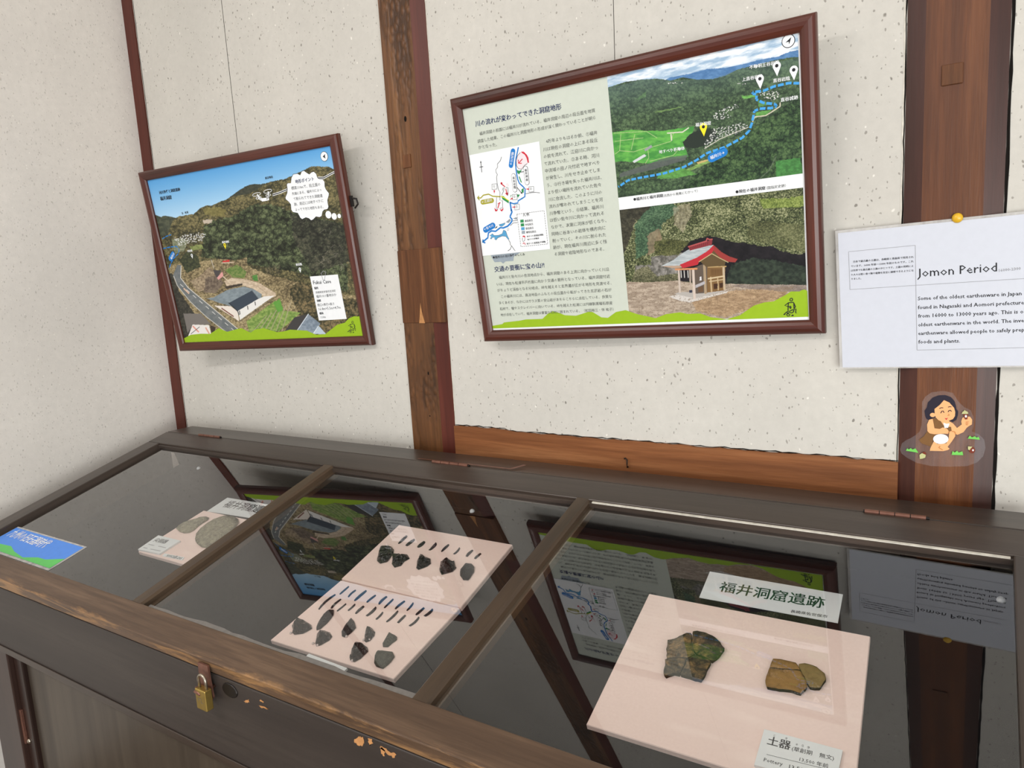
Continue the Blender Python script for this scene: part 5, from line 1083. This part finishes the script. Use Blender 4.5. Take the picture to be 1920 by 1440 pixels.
o, og, z = card('label_card', 'white label block lettered for pottery at the bottom of the right pink board', 'label', [(1433, 1367), (1580, 1406.5), (1566, 1474), (1414, 1434)], 0.004, 0.0002)
b = MB(); c_ = lambda q: BD.at(q[0], q[1], z)
b.text('土器', c_((1438, 1394)), c_((1481, 1405)), z, 0, 0.015, 1.05); b.text('(草創期　無文)', c_((1484, 1406.5)), c_((1563.5, 1425.5)), z, 0, 0.004)
b.text('ど', c_((1450, 1380)), c_((1454, 1381)), z, 0); b.text('き', c_((1472, 1385.5)), c_((1476, 1386.5)), z, 0)
for k in range(3): b.text('そうき'[k], c_((1491+k*11, 1397.5+k*2.8)), c_((1496+k*11, 1398.7+k*2.8)), z, 0)
b.stroke([c_((1437.5, 1414.4)), c_((1553, 1443))], 0.0005, z, 0); b.text('13,500 年前', c_((1498.7, 1426.4)), c_((1552.5, 1440)), z, 0, 0.004)
b.text('Pottery', c_((1431.6, 1427)), c_((1467, 1436)), z, 0, 0.004); b.text('13,500', c_((1479, 1440.5)), c_((1512, 1449)), z, 0, 0.004)
b.build('lettering', [M_ink], o, origin=og)
o, og, z = card('label_card', 'small white label block on the lower left corner of the stone axe board', 'label', [(296.9, 1003.6), (337.9, 1013.5), (298.8, 1038.3), (258.5, 1029.8)], 0.004, 0.0002)
b = MB(); c_ = lambda q: BD.at(q[0], q[1], z)
b.text('尖頭器', c_((286.5, 1014.6)), c_((309.5, 1019)), z, 0, 0.01)
for p, q in (((278.5, 1020.5), (289, 1022.8)), ((297, 1024), (310.5, 1027)), ((269, 1026.5), (276, 1028)), ((282, 1029.5), (301, 1033))): b.dash([c_(p), c_(q)], 0.0022, z, 1, 0.003, 0.001)
b.build('lettering', [M_ink, M_greyink], o, origin=og)
o, og, z = card('find_tag', 'narrow white tag with tiny black characters on the front edge of the stone axe board', 'label', [(308.6, 1037.6), (346, 1045), (341.5, 1050.5), (304, 1042.6)], 0.0006, 0.0002)
b = MB(); c_ = lambda q: BD.at(q[0], q[1], z); b.text('X09ロ昌-205', c_((310, 1043)), c_((338.5, 1049)), z, 0, 0.01); b.build('lettering', [M_ink], o, origin=og)
o, og, z = card('title_card', 'white paper title card with black characters behind the stone axe board', 'sign', [(426.4, 933), (523, 949), (481, 973), (388, 958.5)], 0.0006, -0.0084)
b = MB(); c_ = lambda q: BD.at(q[0], q[1], z); b.text('福井洞窟遺', c_((416.5, 949.2)), c_((484, 960.4)), z, 0, 0.005, 1.2); b.build('lettering', [M_ink], o, origin=og)
q0 = [BD.at(u, v, 0.004) for u, v in ((579, 1225.5), (651, 1252.6))]
b = MB(); dd = Vector((q0[1][0]-q0[0][0], q0[1][1]-q0[0][1])); e = Vector((dd.y, -dd.x)).normalized()*0.052
cx, cy = q0[0][0]+(dd.x+e.x)/2, q0[0][1]+(dd.y+e.y)/2
b.prism([q0[0], q0[1], (q0[1][0]+e.x, q0[1][1]+e.y), (q0[0][0]+e.x, q0[0][1]+e.y)], 0.0002, 0.004)
tag(b.build('label_card', M_white, None, BD, 0, False, (cx, cy, 0)), 'white label block at the bottom edge of the front pink board against the rail', 'label')
for (u, v), lab in (((372, 877), 'white round peg on the dark cloth at the left end of the case'), ((885, 957), 'white round peg on the dark cloth above the rear pink board'), ((1877, 1123), 'white round peg on the dark cloth at the right end of the case')):
    fr = LID.shift(z=-0.0984); x, y = fr.at(u, v, 0.003); b = MB(); b.dome((0, 0), 0.0056, 0.006, 0, 0, 16, 6)
    tag(b.build('white_peg', M_white, None, fr.shift(x, y), 0, True), lab, 'peg', 'white pegs in the case')
# blue laminated card lying on the glass
GL = LID.shift(z=GH)
a0, c0, d0 = (Vector(GL.at(*q)) for q in ((37, 986.6), (161, 1027.6), (90, 1070.4)))
yt, yb = (a0.y+c0.y)/2, d0.y; xr_ = (c0.x+d0.x)/2; xl_ = max(a0.x, XI+0.001)
bcard = tag((lambda b: (b.box(xl_, xr_, yb, yt, 0.0002, 0.0009), b.build('laminated_card', M_film_edge, None, GL, 0, False, ((xl_+xr_)/2, (yb+yt)/2, 0)))[1])(MB()), 'blue and green laminated title card on the glass in the left corner of the case', 'card')
og = ((xl_+xr_)/2, (yb+yt)/2, 0); m_ = 0.0055
M_cblue = flat('bright_blue_ink', S(76, 142, 236), 0.35, 0.4, 0, 0.02); M_cgreen = flat('bright_green_ink', S(92, 200, 96), 0.35, 0.4, 0, 0.02)
b = MB(); b.poly([(xl_+0.001, yb+m_), (xr_-m_, yb+m_), (xr_-m_, yt-0.004), (xl_+0.001, yt-0.004)], 0.0011, 0)
f = lambda q: GL.at(q[0], q[1], 0.0013); gr = [f(q) for q in ((0, 1021.4), (21, 1024), (26.6, 1033.8), (42.5, 1045), (71, 1045), (85, 1049), (118, 1046.6))]
gr = [(min(xr_-m_, max(xl_+0.001, x)), max(yb+m_, y)) for x, y in gr]; b.poly([(xl_+0.001, yb+m_)]+[(xl_+0.001, gr[0][1])]+gr[1:-1]+[(xr_-m_, gr[-1][1]), (xr_-m_, yb+m_)], 0.0013, 1)
b.text('九州の旧石器時代', f((13.5, 1003.8)), f((80.5, 1027)), 0.0015, 2, 0.01, 1.35); b.build('lettering', [M_cblue, M_cgreen, M_paper], bcard, origin=og)

# ------------------------------------------------------------------ things on the wall
SG = WALL.shift(z=0.0125)
a0 = Vector(SG.at(1566, 433)); a1 = Vector(SG.at(1920, 396)); bl = Vector(SG.at(1575, 691)); d = (a1-a0).normalized(); wv = d*0.302
q = [a0, a0+wv, bl+wv, bl]; og = (a0.x+0.15, (a0.y+bl.y)/2, 0)
b = MB(); b.prism(q, 0, 0.0008); sign = tag(b.build('laminated_sign', M_film_edge, None, SG, 0, False, og), 'white laminated sheet headed Jomon Period pinned across the right post', 'sign')
up = (a0-bl).normalized(); mg = 0.004
b = MB(); b.poly([q[0]+d*mg-up*mg, q[1]-d*mg-up*mg, q[2]-d*mg+up*0.002, q[3]+d*mg+up*0.002], 0.0010); b.build('paper_sheet', M_sheet, sign, origin=og)
z = 0.0012; f = lambda u, v: SG.at(u, v, z); b = MB()
b.text('Jomon Period', f(1720, 519.6), f(1869.5, 508.6), z, 0, 0.004); b.text('16000-2300', f(1873, 509.6), f(1914, 505.6), z, 1, 0.01)
for body, p, e in (('Some of the oldest earthenware in Japan', (1721, 563), (1915.5, 553.4)), ('found in Nagasaki and Aomori prefecture', (1721, 579.8), (1920, 570.6)), ('from 16000 to 13000 years ago. This is o', (1721.6, 595.8), (1919, 587.4)), ('oldest earthenware in the world. The inve', (1721.6, 612.2), (1920, 604)), ('earthenware allowed people to safely prep', (1721.6, 628.2), (1921, 621.4)), ('foods and plants.', (1722, 644.2), (1800, 642.2))):
    b.text(body, f(*p), f(*e), z, 0, 0.012)
for body, p, e in (('日本で最古級の土器は、長崎県と青森県で発見され', (1600, 492.4), (1713, 483.4)), ('ています。16000 年前〜13000 年前のものです。これ', (1595.6, 501), (1713, 491.6)), ('は世界でも最古級の土器のひとつです。土器の発明によ', (1595.6, 509), (1712.4, 500.2)), ('り人々は堅い食べ物や植物を安全に調理できるようにな', (1596.4, 517), (1713, 508.6)), ('りました。', (1596.6, 524.6), (1615, 523.4))):
    b.text(body, f(*p), f(*e), z, 0, 0.02)
for p, e in (((1591, 472), (1716, 460)), ((1591, 472), (1593.7, 543)), ((1593.7, 543), (1717, 535)), ((1716, 460), (1719.3, 656.5)), ((1717, 535), (1925, 522)), ((1719.3, 656.5), (1925, 651.8))): b.stroke([f(*p), f(*e)], 0.0006, z, 1)
b.build('lettering', [M_ink, M_greyink], sign, origin=og)
x, y = SG.at(1795, 408.5, 0.004); b = MB(); b.dome((0, 0), 0.0072, 0.005, 0.0010, 0, 20, 6); b.tube([(0, 0, 0.0012), (0, 0, -0.004)], 0.0008, 1, 6)
tag(b.build('drawing_pin', [M_yellow, M_steel], None, SG.shift(x, y), 0, True), 'yellow drawing pin at the top edge of the laminated sheet', 'drawing pin')

ST = WALL.shift(z=0.0104); og = (*ST.at(1768, 805), 0); tp = lambda pts, h=0.0: L(ST, tr(pts, 1680, 720, 9), h)
b = MB(); b.prism(tp([(70, 1100), (100, 1000), (180, 940), (240, 920), (330, 860), (400, 800), (430, 700), (440, 560), (440, 300), (500, 210), (600, 140), (800, 115), (960, 150), (1050, 290), (1150, 390), (1260, 440), (1310, 560), (1310, 700), (1280, 800), (1400, 850), (1490, 940), (1510, 1080), (1470, 1220), (1370, 1320), (1200, 1385), (900, 1395), (600, 1385), (350, 1330), (180, 1240), (90, 1170)]), 0, 0.0005)
stk = tag(b.build('sticker', M_film, None, ST, 0, False, og), 'clear sticker of a crouching woman holding an acorn on the right post below the sheet', 'sticker')
M_skin = flat('skin_ink', S(244, 178, 122), 0.5, 0.3, 0, 0.01); M_hair = flat('hair_ink', S(34, 28, 44), 0.45, 0.3); M_hide = flat('brown_ink', S(124, 86, 46), 0.5, 0.3); M_leaf = flat('leaf_green_ink', S(118, 206, 92), 0.5, 0.3); M_acorn = flat('acorn_ink', S(122, 48, 26), 0.5, 0.3); M_cap = flat('acorn_cap_ink', S(196, 196, 140), 0.5, 0.3); M_blush = flat('brown_line_ink', S(196, 130, 66), 0.5, 0.3)
mats = [M_skin, M_hair, M_hide, M_paper, M_red, M_leaf, M_acorn, M_cap, M_blush]; H0 = 0.0007
b = MB(); lay = [H0]
def pl(pts, mi):
    lay[0] += 0.00006; b.poly(tp(pts), lay[0], mi)
def ln(pts, mi, wd):
    lay[0] += 0.00006; b.stroke(tp(pts), wd, lay[0], mi)
def el(cx, cy, rx, ry, mi): pl([(cx+rx*math.cos(t*0.3142), cy+ry*math.sin(t*0.3142)) for t in range(20)], mi)
pl([(500, 560), (480, 450), (520, 400), (540, 310), (620, 230), (720, 190), (830, 185), (930, 220), (990, 290), (1010, 360), (1020, 420), (1050, 460), (1045, 520), (1020, 600), (960, 640), (900, 620), (650, 560), (560, 610), (520, 590)], 1)
pl([(530, 790), (700, 840), (660, 900), (620, 960), (600, 1060), (430, 1000), (385, 940), (470, 880)], 2)
pl([(900, 800), (1000, 820), (1000, 880), (940, 970), (870, 1060), (905, 1090), (880, 1110), (800, 1130), (570, 1125), (580, 1080), (640, 960), (700, 1010), (850, 1000), (890, 920)], 0)
pl([(880, 620), (960, 660), (1030, 740), (1110, 680), (1100, 630), (1120, 570), (1180, 545), (1250, 550), (1285, 600), (1280, 680), (1220, 715), (1190, 740), (1140, 810), (1040, 855), (960, 830), (900, 790), (930, 730), (860, 680)], 0)
pl([(620, 580), (660, 575), (800, 640), (930, 720), (940, 790), (880, 800), (640, 790), (620, 700)], 2)
pl([(740, 600), (880, 610), (940, 660), (960, 720), (900, 720), (800, 690)], 0)
pl([(650, 420), (740, 350), (810, 270), (900, 310), (980, 400), (1000, 470), (995, 540), (960, 590), (880, 622), (800, 640), (720, 610), (670, 560), (655, 500)], 0)
el(620, 520, 46, 36, 0); pl([(800, 650), (850, 668), (905, 662), (880, 735), (820, 740)], 3)
pl([(620, 585), (560, 600), (525, 680), (530, 790), (570, 830), (650, 845), (820, 835), (880, 840), (890, 790), (860, 750), (790, 730), (740, 755), (650, 745), (630, 640)], 0)
el(757, 925, 130, 84, 3); pl([(820, 570), (850, 578), (880, 566), (850, 606)], 4)
for pts in ([(755, 490), (775, 455), (795, 450), (812, 482)], [(878, 470), (900, 442), (918, 438), (937, 462)]): ln(pts, 1, 0.0011)
for pts in ([(732, 412), (765, 397), (798, 400)], [(880, 388), (910, 378), (938, 384)]): ln(pts, 1, 0.0010)
ln([(884, 500), (904, 524), (872, 530)], 8, 0.0008); ln([(745, 1045), (725, 1070), (790, 1110)], 8, 0.0010); ln([(945, 795), (990, 800), (1010, 845)], 8, 0.0010); ln([(900, 795), (880, 830)], 8, 0.0008)
pl([(1135, 505), (1215, 505), (1205, 590), (1165, 595)], 6); el(1180, 540, 18, 22, 3); pl([(1108, 500), (1125, 465), (1150, 450), (1155, 432), (1170, 448), (1205, 462), (1222, 492), (1200, 502)], 7)
for q in ((1180, 640, 1230, 632), (1175, 665, 1225, 660), (1180, 685, 1215, 682)): ln([(q[0], q[1]), (q[2], q[3])], 8, 0.0006)
for pts in ([(170, 1120), (190, 1080), (220, 1100), (250, 1075), (280, 1100), (330, 1080), (380, 1155)], [(940, 1190), (955, 1125), (990, 1150), (1030, 1120), (1060, 1150), (1120, 1130), (1135, 1195)], [(1210, 915), (1245, 865), (1280, 895), (1330, 875), (1360, 900), (1395, 885), (1415, 935)]): pl(pts, 5)
el(478, 1172, 34, 32, 6); pl([(398, 1190), (440, 1160), (505, 1190), (495, 1235), (450, 1252), (405, 1258)], 7); el(1285, 1110, 52, 50, 6); el(1300, 1110, 15, 17, 3); pl([(1215, 1095), (1215, 1045), (1290, 1050), (1260, 1085), (1240, 1110)], 7)
b.build('printed_figure', mats, stk, origin=og)
# bent nail in the low rail
x, y = WALL.at(1175, 868, 0.012); b = MB(); b.tube([(0, -0.009, -0.008), (0, -0.009, 0.004), (0.001, -0.002, 0.007), (0.001, 0.006, 0.006), (-0.003, 0.009, 0.005), (-0.005, 0.007, 0.005)], 0.0013, 0, 8)
tag(b.build('bent_nail', M_iron, None, WALL.shift(x, y, 0.006), 0, True), 'small bent iron nail driven into the low rail above the case', 'nail')
